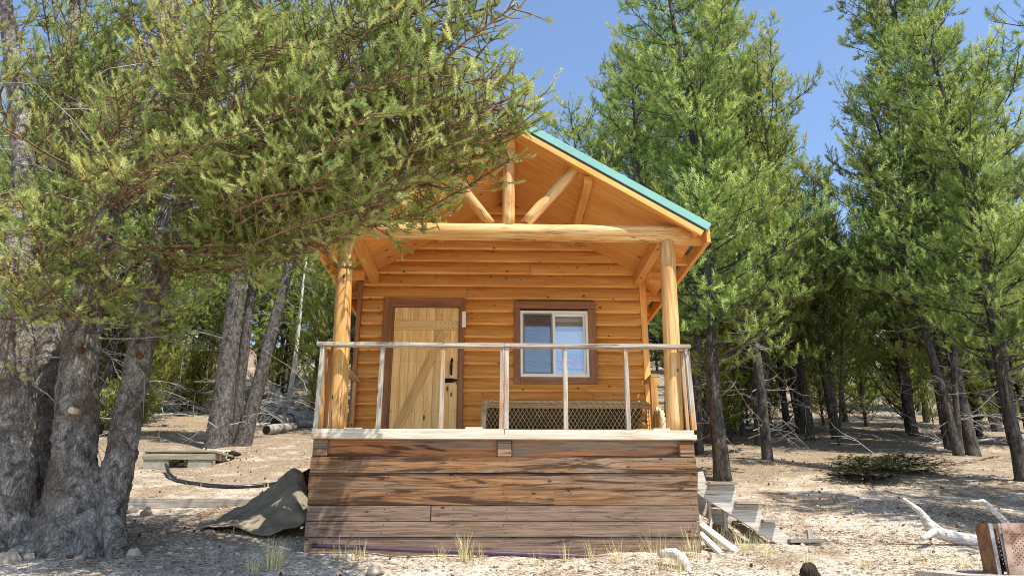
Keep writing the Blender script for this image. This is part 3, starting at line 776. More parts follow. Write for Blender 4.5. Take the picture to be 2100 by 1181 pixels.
for _ in range(420):
    x, y = rng.uniform(-6, 9), rng.uniform(-1.2, 9)
    if free_spot(x, y) and (x > 1 or rng.random() < .3): tuft(x, y, rng.randint(5, 16), rng.uniform(.06, .16), .06)
for _ in range(700):      # pale grass strip on the lit slope beyond the trees
    x, y = rng.uniform(-26, -4), rng.uniform(15, 26); tuft(x, y, 14, rng.uniform(.15, .35), .3)
o = bpy.data.objects.new('dry_grass', np_mesh('dry_grass', np.array(gv_), np.array(gf_), M_GRASS, np.array(gt_))); COL.objects.link(o); tag(o, 'pale dry grass growing in tufts over the ground', 'grass', kind='stuff')

# ------------------------------------------------------------------ rocks (things)
def rock(px, py, size, label, flat_=.7, seed=0):
    p = gpx(px, py); vv, ff = ico(3); vv = vv.copy()
    for i, q in enumerate(vv):
        d = Vector(q); s_ = 1 + .35 * mnoise.noise(d * 1.3 + Vector((seed * 7, 0, 0))) + .10 * mnoise.noise(d * 4 + Vector((seed, 3, 0)))
        c = mnoise.cell(d * 1.2 + Vector((seed * 3.1, 1, 2)))
        vv[i] = d * s_ * (1 + .12 * c)
    vv = vv * size * np.array([1, .8, flat_])
    o = bpy.data.objects.new('rock', np_mesh('rock', vv, ff, M_STONE, np.full(len(vv), .35 + .3 * rng.random()), True)); COL.objects.link(o)
    o.location = (p.x, p.y, p.z + size * flat_ * .25); o.rotation_euler = (0, 0, seed)
    tag(o, label, 'rock', 'loose rocks on the ground')
rock(18, 1150, .09, 'pale rock at the foot of the big pine, cut by the frame edge', .8, 1)
rock(58, 1146, .06, 'rounded grey rock beside the base of the big pine', .8, 2)
rock(162, 1148, .055, 'wedge shaped pale rock in front of the big pine trunk', .7, 3)
rock(266, 1052, .10, 'whitish angular rock before the grey beam near the pine', .7, 4)
rock(300, 1056, .08, 'grey tilted stone next to the whitish angular rock', .9, 5)
rock(805, 1155, .05, 'flat stone on the dappled ground in front of the skirting', .6, 6)
rock(272, 1140, .06, 'pinkish upright stone in dappled shade before the green sheet', 1.0, 7)
rock(770, 1172, .09, 'rounded white stone at the very bottom in front of the cabin', .6, 8)
rock(430, 1095, .06, 'small stone beside the fold of the green sheet', .6, 9)
rock(648, 1112, .06, 'brown lump of stone at the cabin corner by the sheet', .9, 10)
rock(1850, 1112, .05, 'small stone near the forked bleached log', .6, 12)
rock(575, 1135, .05, 'pale stone by the grass tuft near the sheet corner', .5, 13)
rock(1135, 1128, .05, 'pale stone touching the dark pipe before the skirting', .8, 14)
rock(978, 1122, .04, 'small white stone resting by the pipe behind a grass tuft', .8, 15)
rock(690, 1117, .035, 'tiny pale stone at the pipe end', .8, 16)

# ------------------------------------------------------------------ pipe in front of the skirting
M_PIPE = plain('dull_purple_steel', '#5d4c58', .35, .5, .15, 6)
mb = MB(); pa, pb = at(640, 1118, -.06), at(1610, 1152, -.10)
N_ = 14; mb.tube([pa.lerp(pb, i / N_) + Vector((0, 0, -.012 * math.sin(math.pi * i / N_))) for i in range(N_ + 1)], .022, 10)
tag(mb.build('metal_pipe', M_PIPE), 'long dark purplish metal pipe lying along the foot of the skirting', 'pipe')

# ------------------------------------------------------------------ steps
stairs = empty('wooden_steps', (2.4, .9, .3), 'grey weathered wooden steps leading down from the porch side', 'steps')
pts = [(1431, 968), (1442, 966), (1450, 994), (1508, 1000), (1513, 1036), (1560, 1042), (1566, 1070), (1590, 1076), (1622, 1104), (1640, 1132), (1628, 1136), (1430, 1012)]
SY = .45
M_STRING = wood('pale_grey_stringer', '#c2b9ad', '#978d80', weather=('#c9c2b6', '#a39a8d'), wamt=.6, rough=.85, bright=.05, knots=.15, cracks=.5)
w = [at(px, py, SY) for px, py in pts]
poly = [(p.x, p.z) for p in w][::-1]
for yy in (SY, 1.38):
    mb = MB(); mb.prism(poly, .04, Matrix.Translation((0, yy + .04, 0)) @ Mx, grain=0); mb.build('stringer', M_STRING, stairs, .003)
for (x0p, x1p, py, th) in ((1455, 1513, 990, 6), (1510, 1562, 1030, 6), (1565, 1597, 1067, 6), (1620, 1690, 1108, 8)):
    a, b = at(x0p, py - th / 2, SY - .06), at(x1p, py + th / 2, SY - .06)
    mb = MB(); mb.box(a.x, b.x, SY - .07, 1.50, b.z, a.z, 'y'); mb.build('tread', M_GREYWOOD, stairs, .003)
    if py < 1100:
        mb = MB(); mb.box(a.x + .0, b.x - .02, SY - .022, SY - .002, b.z - .05, b.z - .003, 'x'); mb.build('cleat', M_GREYWOOD, stairs, .003)
mb = MB(); a, b = at(1660, 1085, SY), at(1690, 1135, SY)
mb.box(a.x, a.x + .05, SY + .05, SY + .09, hgt(a.x, SY) - .02, a.z, 'z'); mb.box(a.x - .12, b.x, SY - .02, SY + .02, b.z - .05, b.z + .10, 'x'); mb.build('bottom_cleat', M_GREYWOOD, stairs, .003)
for px, w_ in ((1460, .03), (1490, .04)):
    mb = MB(); a = at(px, 1060, .9); mb.box(a.x, a.x + w_, 1.0, 1.04, hgt(a.x, 1) - .05, .65, 'z'); mb.build('support_post', M_PALEWOOD, stairs, .002)

# leaning boards beside the steps
def plank(name, a, b, w_, t, mat, label, cat, up=(0, 0, 1)):
    mb = MB(); mb.beam(a, b, w_, t, Vector(up)); o = mb.build(name, mat, None, .003); tag(o, label, cat); return o
plank('board', at(1436, 1074, .28), at(1512, 1132, .10), .10, .03, M_PALEWOOD, 'bleached board lying at a slant by the skirting corner, upper of two', 'board', (.0, .8, .6))
plank('board', at(1434, 1092, .16), at(1484, 1140, .02), .085, .03, M_PALEWOOD, 'bleached board lying at a slant by the skirting corner, lower of two', 'board', (.0, .8, .6))
mb = MB(); a = at(1434, 1100, .25); mb.tube([a, a + Vector((.06, .02, -.03)), a + Vector((.10, 0, -.12)), a + Vector((.10, -.02, -.2))], .02, 8)
tag(mb.build('green_hose', plain('green_plastic', '#1f5a40', .4, 0, .1)), 'short dark green hose end poking out under the slanted boards', 'hose')

# ------------------------------------------------------------------ driftwood
M_BLEACH = bark('bleached_wood', '#d8d2ca', '#a8a098', None, (3, 3, 22), .35)
M_BLEACHX = bark('bleached_wood_lying', '#dcd6ce', '#aaa298', None, (4, 20, 20), .35)
M_CHAR = bark('burnt_wood', '#4a4038', '#1c1815', None, (20, 20, 5), .8)
def limb(mb, spec, Y, wob=.15, seg=10, rscale=1.0):
    """spec: (px, py, radius, dy) in survey pixels on the plane y = Y + dy"""
    pts = [at(px, py, Y + dy) for px, py, r, dy in spec]; mb.tube(pts, [r * rscale for *_, r, _d in spec] if 0 else [s[2] for s in spec], seg, True, None, wob)
mb = MB()
limb(mb, [(2060, 1125, .06, 0), (2010, 1112, .062, 0), (1960, 1102, .06, 0), (1925, 1093, .055, 0), (1907, 1082, .05, 0), (1897, 1062, .038, 0), (1884, 1046, .03, .02), (1868, 1034, .025, .03), (1851, 1022, .018, .05)], .25)
limb(mb, [(1940, 1096, .03, 0), (1920, 1080, .028, .02), (1908, 1068, .02, .02), (1900, 1060, .012, .02)], .22)
limb(mb, [(1915, 1090, .035, 0), (1898, 1100, .03, -.05), (1890, 1104, .022, -.08)], .22)
tag(mb.build('fallen_log', M_BLEACHX), 'silvery bleached fallen log with a forked limb rising at its end', 'log')
mb = MB(); limb(mb, [(2085, 1100, .04, 0), (2068, 1076, .032, 0), (2052, 1060, .028, 0), (2036, 1046, .025, 0), (2022, 1030, .022, .02), (2016, 1028, .026, .02), (2003, 1029, .02, .03), (1989, 1026, .012, .05)], .45)
limb(mb, [(2062, 1068, .02, 0), (2060, 1062, .016, -.03)], .44); limb(mb, [(2020, 1032, .018, 0), (2016, 1025, .015, -.02)], .45)
tag(mb.build('bare_branch', M_BLEACHX), 'bleached bent branch rising behind the rusty fire box', 'branch')
mb = MB(); limb(mb, [(1352, 1137, .028, .05), (1366, 1133, .04, 0), (1385, 1134, .045, -.04), (1398, 1144, .042, -.1), (1407, 1162, .036, -.16), (1413, 1182, .03, -.22), (1418, 1200, .024, -.3)], -.42, .2)
tag(mb.build('driftwood', M_BLEACH), 'arched white piece of driftwood in the grass at the skirting corner', 'driftwood')
mb = MB(); p = gpx(1662, 1178)
mb.tube([p + Vector((0, 0, -.08)), p + Vector((.0, 0, .03)), p + Vector((.01, .0, .075)), p + Vector((.012, .01, .09))], [.12, .09, .06, .02], 14, True, None, .8)
mb.tube([p + Vector((-.08, -.08, -.02)), p + Vector((-.09, -.11, .05)), p + Vector((-.07, -.12, .10))], [.035, .03, .012], 8, True, None, .3)
tag(mb.build('tree_stump', M_CHAR), 'low charred stump at the bottom of the picture below the steps', 'stump')

# ------------------------------------------------------------------ rusty fire box
def rust(name, a, b):
    M = NT(name); co = M.n('ShaderNodeTexCoord').outputs['Object']; nz = M.noise(co, 9, 6, .65, .6); n2 = M.noise(co, 40, 3, .6)
    return M.finish(M.mix(M.ramp(nz, [(.4, K0), (.62, W1)]), lin(a), M.mix(n2, lin(b), lin('#4d2f22'))), .6, n2, .2, .003, spec=.4, metal=.25)
M_RUST = rust('rusty_brown_steel', '#8d6a4c', '#6d452f'); M_RUSTP = rust('rusty_pink_steel', '#b89c8c', '#94705c'); M_STEEL = rust('bare_grey_steel', '#b3b4b4', '#8a8078')
FB = at(2010, 1176, -1.75); fbz = FB.z
firebox = empty('fire_box', (FB.x + .22, -1.6, fbz), 'rusty perforated metal fire box standing on a plank', 'fire box')
def panel(name, p0, p1, h, mat, holes, tilt=0.0):
    """perforated sheet from p0 to p1 on the ground plane, real holes"""
    p0, p1 = Vector(p0), Vector(p1); U = (p1 - p0); Lw = U.length; U.normalize(); nrm = Vector((U.y, -U.x, 0))
    c = .0075; nu, nv = max(3, int(Lw / c)), int(h / c)
    vs, fs = [], []
    for j in range(nv + 1):
        for i in range(nu + 1): vs.append(tuple(p0 + U * (Lw * i / nu) + Vector((0, 0, h * j / nv)) + nrm * (tilt * j / nv)))
    for j in range(nv):
        for i in range(nu):
            u, v_ = i / nu, j / nv; hole = any(a < u < b and c0 < v_ < c1 for a, b, c0, c1 in holes) and i % 2 == 0 and (j % 4 == 0 and (i // 2) % 2 == 0 or j % 4 == 2 and (i // 2) % 2 == 1)
            if not hole:
                b_ = j * (nu + 1) + i; fs.append((b_, b_ + 1, b_ + nu + 2, b_ + nu + 1))
    me = bpy.data.meshes.new(name); me.from_pydata(vs, [], fs); me.materials.append(mat); me.update()
    o = bpy.data.objects.new(name, me); COL.objects.link(o); o.parent = firebox; o.matrix_parent_inverse = Matrix.Translation(firebox.location).inverted()
    s = o.modifiers.new('thick', 'SOLIDIFY'); s.thickness = .003
    return o
def fx(px, Y): return at(px, 1130, Y).x
H_ = .335; q0 = Vector((fx(2009, -1.60), -1.60, fbz)); q1 = Vector((fx(2038, -1.82), -1.82, fbz)); q2 = Vector((fx(2046, -1.83), -1.83, fbz)); q3 = Vector((fx(2061, -1.86), -1.86, fbz))
q4 = q3 + Vector((.25, -.02, 0)); q5 = q4 + Vector((.10, .22, 0)); q6 = q0 + Vector((.18, .26, 0)); q7 = q6 + Vector((.2, 0, 0))
panel('side_panel', q0, q1, H_, M_RUST, [(.15, .85, .12, .42), (.15, .85, .5, .86)]); panel('corner_strip', q1, q2, H_, M_STEEL, [])
panel('front_panel', q3, q4, H_, M_RUSTP, [(.18, .72, .15, .8)], .02); panel('side_panel', q4, q5, H_, M_RUST, [(.1, .9, .1, .9)]); panel('back_panel', q5, q7, H_, M_RUST, [(.1, .9, .1, .9)]); panel('back_panel', q7, q6, H_, M_RUST, [(.1, .9, .1, .9)]); panel('side_panel', q6, q0, H_, M_RUST, [(.1, .9, .1, .9)])
mb = MB(); mb.box(q3.x - .004, q3.x + .012, -1.852, -1.842, fbz, fbz + H_); mb.build('corner_strip', M_STEEL, firebox)
mb = MB(); mb.box(q2.x + .002, q3.x + .01, -1.79, -1.785, fbz, fbz + H_ * .9); mb.build('inner_panel', M_CHAR, firebox)
mb = MB(); mb.box(at(1967, 1180, -1.8).x, at(1967, 1180, -1.8).x + .9, -1.92, -1.25, fbz - .05, fbz - .001, 'x'); o = mb.build('plank', M_GREYWOOD, None, .004); tag(o, 'grey plank under the rusty fire box', 'plank')
mb = MB()
for xx in (.12, .7): mb.box(at(1967, 1180, -1.8).x + xx, at(1967, 1180, -1.8).x + xx + .14, -1.75, -1.4, hgt(3.6, -1.6) - .1, fbz - .051, 'y')
o = mb.build('wood_blocking', M_GREYWOOD, None, .004); tag(o, 'wooden blocking carrying the plank below the fire box', 'blocking')

# ------------------------------------------------------------------ left side things
# timber beam
mb = MB(); a, b = gpx(238, 1046), gpx(540, 1046)
mb.beam(Vector((a.x - .1, 2.42, a.z + .07)), Vector((b.x + .3, 2.42, b.z + .075)), .16, .15, Vector((0, 1, 0)))
tag(mb.build('timber_beam', M_GREYWOOD, None, .012), 'long grey squared timber lying on the ground by the pine', 'beam')
# black hose
mb = MB(); hp = [(338, 968), (345, 980), (360, 988), (390, 994), (430, 999), (470, 1002), (510, 1001), (545, 998), (590, 992)]
pts = []
for i, (px, py) in enumerate(hp):
    q = gpx(px, py); pts.append(q + Vector((0, 0, .03 + (.10 if i == 0 else .04 if i == 1 else 0))))
fine_ = []
for i in range(len(pts) - 1):
    for k in range(4): fine_.append(pts[i].lerp(pts[i + 1], k / 4))
fine_.append(pts[-1]); mb.tube(fine_, .028, 8)
tag(mb.build('black_hose', plain('black_rubber', '#23222c', .35, 0, .1, spec=.5)), 'black rubber hose curving over the ground with its end raised', 'hose')
# block bench: cinder blocks, planks
M_CONC = plain('concrete', '#9a9486', .9, 0, .12, 14, bstr=.5); M_PALLET = wood('pallet_wood', '#a7a18a', '#7f7a66', rough=.85, bright=.12)
tb = gpx(362, 960); sx0, sx1, Yb = at(292, 955, tb.y).x, at(434, 955, tb.y).x, tb.y
def zz(py): return at(362, py, Yb).z
for px0, px1, lab in ((293, 345, 'grey concrete block carrying the plank seat, nearer the big pine'), (385, 433, 'grey concrete block carrying the plank seat, nearer the crate')):
    x0, x1 = at(px0, 950, Yb).x, at(px1, 950, Yb).x; mb = MB()
    for (ya, yb_) in ((0, .035), (.165, .20)): mb.box(x0, x1, Yb + ya, Yb + yb_, zz(962), zz(942) - .001)
    for f in (0, .46, .92): mb.box(x0 + (x1 - x0) * f, x0 + (x1 - x0) * f + .032, Yb + .035, Yb + .165, zz(962), zz(942) - .001)
    tag(mb.build('concrete_block', M_CONC, None, .006), lab, 'concrete block')
bb = empty('plank_bench', ((sx0 + sx1) / 2, Yb + .2, zz(942)), 'low weathered plank seat resting on concrete blocks', 'bench')
mb = MB(); mb.box(sx0 - .02, sx1 + .02, Yb - .02, Yb + .04, zz(942), zz(930)); mb.build('front_board', M_PALLET, bb, .004)
for k in range(4):
    mb = MB(); mb.box(sx0 - .01, sx1 + .02, Yb - .02 + k * .26, Yb + .20 + k * .26, zz(927), zz(912) if k < 0 else zz(927) + .04, 'x'); mb.build('seat_board', M_PALLET, bb, .004)
for px in (298, 340, 388, 428):
    mb = MB(); x = at(px, 930, Yb).x; mb.box(x - .03, x + .03, Yb + .045, Yb + .98, zz(930) - .08, zz(927) - .001, 'y'); mb.build('crosspiece', M_PALLET, bb, .003)
# dark slatted crate
cp = gpx(455, 945); crate = empty('slatted_crate', (cp.x, cp.y, cp.z), 'small dark slatted crate with white edges beside the plank bench', 'crate')
mb = MB(); cx, cy, cz = cp.x - .08, cp.y + .1, cp.z
for k in range(4): mb.beam((cx - .16 + k * .11, cy - .16, cz + .01), (cx - .13 + k * .11, cy - .16, cz + .20), .02, .025)
mb.beam((cx - .2, cy - .165, cz + .20), (cx + .24, cy - .165, cz + .18), .03, .03); mb.beam((cx - .2, cy - .165, cz + .02), (cx + .24, cy - .165, cz + .02), .03, .03); mb.beam((cx - .18, cy - .175, cz + .02), (cx + .2, cy - .175, cz + .19), .015, .02)
mb.build('slatted_side', M_PALEWOOD, crate, .002)
mb = MB(); mb.box(cx - .18, cx + .22, cy - .14, cy + .16, cz, cz + .17); mb.build('crate_body', M_CHAR, crate, .004)
mb = MB(); d = at(478, 929, cp.y + .3); mb.tube([d + Vector((-.1, 0, 0)), d, d + Vector((.10, 0, -.02)), d + Vector((.16, 0, -.02))], [.05, .055, .04, .015], 8, True, None, .2)
tag(mb.build('wood_chunk', M_CHAR), 'dark chunk of wood lying behind the slatted crate', 'wood chunk')
# curled sheet of dark green carpet leaning at the cabin corner
M_SHEET = NT('dark_green_matting'); co_ = M_SHEET.n('ShaderNodeTexCoord').outputs['Object']
n1_, n2_ = M_SHEET.noise(co_, 5, 5, .6), M_SHEET.noise(co_, 120, 3, .6)
M_SHEET = M_SHEET.finish(M_SHEET.mix(M_SHEET.ramp(n1_, [(.35, K0), (.7, W1)]), lin('#6d6455'), lin('#948975')), .95, n2_, .4, .004, spec=.1)
rows = [  # far / top edge to near / bottom edge, in survey pixels with plane y
    [(430, 1062, 1.75), (500, 1036, 1.75), (545, 1008, 1.7), (575, 975, 1.65), (603, 954, 1.6), (618, 966, 1.5), (634, 1000, 1.4)],
    [(425, 1070, 1.5), (498, 1052, 1.45), (545, 1030, 1.4), (578, 1002, 1.3), (606, 985, 1.2), (622, 1003, 1.15), (635, 1032, 1.1)],
    [(418, 1075, 1.2), (490, 1065, 1.1), (536, 1052, 1.05), (575, 1040, .98), (605, 1035, .9), (620, 1045, .88), (632, 1058, .85)],
    [(412, 1079, .95), (470, 1073, .9), (515, 1072, .84), (552, 1078, .74), (585, 1072, .7), (606, 1066, .7), (625, 1072, .7)],
    [(408, 1080, .85), (455, 1075, .80), (500, 1078, .74), (532, 1100, .64), (560, 1092, .62), (590, 1082, .62), (612, 1078, .62)]]
sv, sf = [], []
for r_ in rows:
    for (px, py, Y) in r_: sv.append(tuple(at(px, py, Y)))
nc = 7
for j in range(len(rows) - 1):
    for i in range(nc - 1): sf.append((j * nc + i, (j + 1) * nc + i, (j + 1) * nc + i + 1, j * nc + i + 1))
me = bpy.data.meshes.new('green_matting'); me.from_pydata(sv, [], sf); me.materials.append(M_SHEET); me.polygons.foreach_set('use_smooth', [True] * len(sf)); me.update()
o = bpy.data.objects.new('matting_sheet', me); COL.objects.link(o)
md = o.modifiers.new('sub', 'SUBSURF'); md.levels = 3; md.render_levels = 3; tx_ = bpy.data.textures.new('creases', 'CLOUDS'); tx_.noise_scale = .16; tx_.noise_depth = 2; md = o.modifiers.new('creases', 'DISPLACE'); md.texture = tx_; md.strength = .07; md.mid_level = .5
md = o.modifiers.new('thick', 'SOLIDIFY'); md.thickness = .012
tag(o, 'curled sheet of dark green matting leaning at the cabin corner', 'matting')
# dark sheet edge behind the matting
mb = MB(); mb.prism([(p.x, p.z) for p in (at(612, 1075, 1.75), at(640, 1080, 1.75), at(640, 958, 1.75), at(622, 968, 1.75))], .03, Matrix.Translation((0, 1.75, 0)) @ Mx)
tag(mb.build('dark_panel', M_CHAR), 'dark panel propped against the cabin corner behind the matting', 'panel')
# root wad and cut logs at the forest edge
M_ROOT = bark('grey_root_wood', '#c4bab0', '#756a60', None, (10, 10, 10), .8); M_LOGEND = plain('dark_log_end', '#2c241e', .95, 0, .3, 20)
rp = gpx(590, 868); Yr = rp.y
rw = MB()
limb(rw, [(592, 872, .32, 0), (588, 845, .30, 0), (578, 825, .24, 0), (562, 808, .18, 0), (545, 798, .12, 0), (528, 792, .06, 0)], Yr, .4)
limb(rw, [(580, 838, .22, -.1), (560, 822, .17, -.1), (540, 826, .12, -.2), (518, 828, .06, -.2)], Yr, .4)
limb(rw, [(575, 850, .2, -.1), (550, 838, .15, -.3), (528, 850, .10, -.4), (514, 866, .05, -.5)], Yr, .4)
limb(rw, [(572, 862, .2, 0), (545, 858, .14, -.2), (524, 866, .10, -.4), (510, 878, .05, -.5)], Yr, .4)
limb(rw, [(588, 840, .22, 0), (572, 810, .14, 0), (560, 795, .10, 0), (552, 782, .05, 0)], Yr, .4)
limb(rw, [(594, 850, .2, 0), (605, 835, .12, .1), (622, 830, .05, .2)], Yr, .4)
tag(rw.build('uprooted_stump', M_ROOT), 'grey uprooted stump with twisted roots at the forest edge behind the porch', 'stump')
for px, py, r_, lab in ((596, 868, .26, 'fattest dark hollow log end below the uprooted stump'), (568, 872, .22, 'grey cut log between the hollow log and the small log'), (550, 882, .15, 'smallest cut log lying lowest in the heap by the stump'), (628, 866, .12, 'thin dark log lying apart toward the porch rail')):
    p = gpx(px, py + 10); p.z += r_; lg = MB(); dv = Vector((.35, 1.0, .2)).normalized()
    if r_ < .13: dv = Vector((1, .3, .0)).normalized(); p -= dv * .5
    lg.tube([p - dv * .1, p + dv * .3, p + dv * 1.3], [r_, r_ * 1.02, r_ * .95], 16, True, None, .15); o = lg.build('cut_log', M_ROOT, None); tag(o, lab, 'log', 'cut logs by the uprooted stump')
    lg = MB(); lg.tube([p - dv * .112, p - dv * .098], [r_ * .8, r_ * .8], 16); lg.build('log_end', M_LOGEND, o)

# deadfall lying on the slope behind
for spec_, Y_, lab in (([(300, 862, .05, 0), (350, 852, .06, .4), (410, 848, .05, .9), (455, 838, .03, 1.4)], 22, 'thin grey fallen trunk on the pale slope behind the plank bench'),
    ([(505, 862, .05, 0), (540, 850, .06, .2), (585, 832, .05, .5), (640, 826, .03, .8)], 16, 'fallen grey limb propped across the uprooted stump'),
    ([(1438, 862, .05, 0), (1470, 856, .06, .3), (1530, 858, .05, .8), (1590, 846, .03, 1.2)], 14, 'grey deadfall branch lying behind the twin trunk'),
    ([(1690, 862, .05, 0), (1740, 846, .06, .5), (1800, 842, .06, 1), (1870, 828, .03, 1.8)], 20, 'long grey deadfall trunk across the open pinkish slope'),
    ([(1905, 905, .03, 0), (1950, 892, .035, .3), (2010, 895, .03, .5), (2060, 880, .02, .8)], 10.5, 'fallen bare branch at the feet of the dense pines')):
    mb = MB(); q_ = [at(px, py, Y_ + dy) for px, py, r_, dy in spec_]
    mb.tube([Vector((q.x, q.y, hgt(q.x, q.y) + .05 + .04 * i)) for i, q in enumerate(q_)], [s_[2] for s_ in spec_], 8, True, None, .2)
    for k in range(9):
        b_ = q_[rng.randrange(1, 4)].lerp(q_[0], rng.random() * .4); b_ = Vector((b_.x, b_.y, hgt(b_.x, b_.y) + .08)); d_ = Vector((rng.gauss(0, 1), rng.gauss(0, .6), rng.uniform(.2, 1))).normalized()
        mb.tube([b_, b_ + d_ * .3, b_ + d_ * .5 + Vector((rng.gauss(0, .1), 0, .1)), b_ + d_ * .8 + Vector((rng.gauss(0, .15), 0, .1))], [.016, .013, .009, .004], 5, False)
    tag(mb.build('fallen_branch', M_BLEACH), lab, 'fallen branch')
# ================================================================== TREES
M_BARK = bark('grey_pine_bark', '#a09890', '#4a443e', '#6c5e52', (10, 10, 5), 1.0, .55)
M_BARKD = bark('dark_pine_bark', '#6e6660', '#332e2a', None, (16, 16, 4), .9)
M_BARKB = bark('brown_limb_bark', '#a08466', '#5f4a38', None, (20, 20, 8), .6)
M_DEAD = bark('dead_branch_wood', '#b5aea6', '#837c75', None, (20, 20, 20), .3)
M_ASPEN = bark('pale_bark', '#e2ddd0', '#b8b3a2', None, (10, 10, 30), .2)
M_NEED = needles('pine_needles', '#546c3a', '#8fa252', '#c6ca78')
M_NEEDN = needles('near_pine_needles', '#54683a', '#98a659', '#cecd86')
M_NEEDY = needles('young_pine_needles', '#5f7a2e', '#93a344', '#c2c35c')

def shoot_tpl(n, L, nl, w, seed, spread=50):
    g = np.random.default_rng(seed); V = []; T = []
    for i in range(n):
        t = (i + .5) / n; th = math.radians(spread * (1.05 - .55 * t ** 3) + g.normal() * 8); a = i * 2.39996 + g.normal() * .3
        r = np.array([math.cos(a), math.sin(a), 0]); d = r * math.sin(th) + np.array([0, 0, math.cos(th)])
        tg = np.array([-math.sin(a), math.cos(a), 0]); b = np.array([0, 0, L * (.02 + .98 * t)]); l = nl * g.uniform(.8, 1.12)
        V += [b - tg * w / 2, b + tg * w / 2, b + d * l]; T += [0.0, 0.0, .09]
    V = np.array(V); F = np.arange(len(V)).reshape(-1, 3); return V, F, np.array(T)

def basis_from_dirs(D):
    D = D / np.linalg.norm(D, axis=1)[:, None]; ref = np.where(np.abs(D[:, 2:3]) < .9, np.array([[0, 0, 1.]]), np.array([[1., 0, 0]]))
    X = np.cross(ref, D); X /= np.linalg.norm(X, axis=1)[:, None]; Y = np.cross(D, X)
    a = nrg.random(len(D)) * 6.283; c, s = np.cos(a)[:, None], np.sin(a)[:, None]
    return np.stack([X * c + Y * s, -X * s + Y * c, D], -1)

def foliage_mesh(name, shoots, tpls, mat):
    """shoots: list of (pos, dir, scale, tint)"""
    P = np.array([s[0] for s in shoots]); D = np.array([s[1] for s in shoots]); S = np.array([s[2] for s in shoots]); T = np.array([s[3] for s in shoots])
    B = basis_from_dirs(D) * S[:, None, None]; which = nrg.integers(0, len(tpls), len(P)); Vs, Fs, Ts, off = [], [], [], 0
    for k, (tv, tf, tt) in enumerate(tpls):
        m = which == k
        if not m.any(): continue
        v, f = inst(tv, tf, B[m], P[m]); Vs.append(v); Fs.append(f + off); off += len(v)
        Ts.append((T[m][:, None] + tt[None]).ravel())
    return np_mesh(name, np.concatenate(Vs), np.concatenate(Fs), mat, np.clip(np.concatenate(Ts), 0, 1))

def curve_branch(p0, d0, L, up, n, jit=.12, target_el=None):
    """polyline that starts along d0 and bends upward"""
    p = Vector(p0); d = Vector(d0).normalized(); pts = [p.copy()]; st = L / n
    for i in range(n):
        d = (d + Vector((rng.gauss(0, jit), rng.gauss(0, jit), up / n + rng.gauss(0, jit * .6)))).normalized()
        p = p + d * st; pts.append(p.copy())
    return pts

def along(pts, s):
    f = s * (len(pts) - 1); i = min(int(f), len(pts) - 2); t = f - i
    return pts[i].lerp(pts[i + 1], t), (pts[i + 1] - pts[i]).normalized()

def clump(p, k=2.1):
    k = KCL
    return mnoise.noise(Vector(p) * k) + .5 * mnoise.noise(Vector(p) * k * 2.3) > CLUMP
CLUMP = -.14; KCL = 2.1
def dress(branch_mb, shoots, pts, r0, r1, sub_every, sub_len, start, shoot_every, tint0, sscale, seg=4, up=.35, shoot_lim=1.0, tipup=.5, stem_mat=True):
    """secondary twigs and needle shoots on a primary branch"""
    n = len(pts); branch_mb.tube(pts, [r0 + (r1 - r0) * (i / (n - 1)) ** .8 for i in range(n)], max(seg, 5), False, .5)
    L = sum((pts[i + 1] - pts[i]).length for i in range(n - 1)); s = start; sd = 1 if rng.random() < .5 else -1
    while s < 1.0:
        p, T = along(pts, s); side = T.cross(Vector((0, 0, 1)))
        if side.length < .1: side = Vector((1, 0, 0))
        side.normalize(); sd = -sd
        d = (T * rng.uniform(.2, .9) + side * sd * rng.uniform(.35, 1.1) + Vector((0, 0, rng.uniform(-.55, .8)))).normalized()
        l = sub_len * rng.uniform(.55, 1.2) * (1.05 - .5 * s)
        tp = curve_branch(p, d, l, up * rng.uniform(.4, 1.6), 4, .16)
        branch_mb.tube(tp, [r1 * 1.1, r1 * .9, r1 * .75, r1 * .6, r1 * .45], 3, False, .5)
        q = .25 + .2 * rng.random(); tint = min(.9, max(.02, tint0 + rng.gauss(0, .10) + .30 * mnoise.noise(p * 1.3)))
        while q <= 1.0:
            pp, tt = along(tp, q)
            if not clump(pp): q += shoot_every / max(l, .05); continue
            out = Vector((rng.gauss(0, 1), rng.gauss(0, 1), rng.gauss(.2, .8))).normalized()
            shoots.append((tuple(pp), tuple((tt * .55 + out * .8 + Vector((0, 0, tipup * rng.uniform(.2, 1.6)))).normalized()), sscale * rng.uniform(.6, 1.25), min(.95, max(0, tint + rng.gauss(0, .1) + (.12 if q > .9 else 0)))))
            q += shoot_every / max(l, .05) * rng.uniform(.7, 1.3)
        pp, tt = along(tp, .98); shoots.append((tuple(pp), tuple((tt + Vector((0, 0, tipup))).normalized()), sscale * rng.uniform(.9, 1.3), min(.95, max(0, tint + .12))))
        s += sub_every / L * rng.uniform(.6, 1.4)
    pp, tt = along(pts, .98); shoots.append((tuple(pp), tuple((tt + Vector((0, 0, tipup))).normalized()), sscale * 1.25, min(.95, tint0 + .2)))

def trunk_pts(H, lean, wig, n=14, r0=.12):
    a = rng.random() * 6.283; pts = []; 
    for i in range(n + 1):
        t = i / n; pts.append(Vector((lean[0] * t * H + wig * math.sin(t * 5 + a) * t, lean[1] * t * H + wig * math.cos(t * 4.2 + a * 2) * t, -.25 + (H + .25) * t)))
    return pts

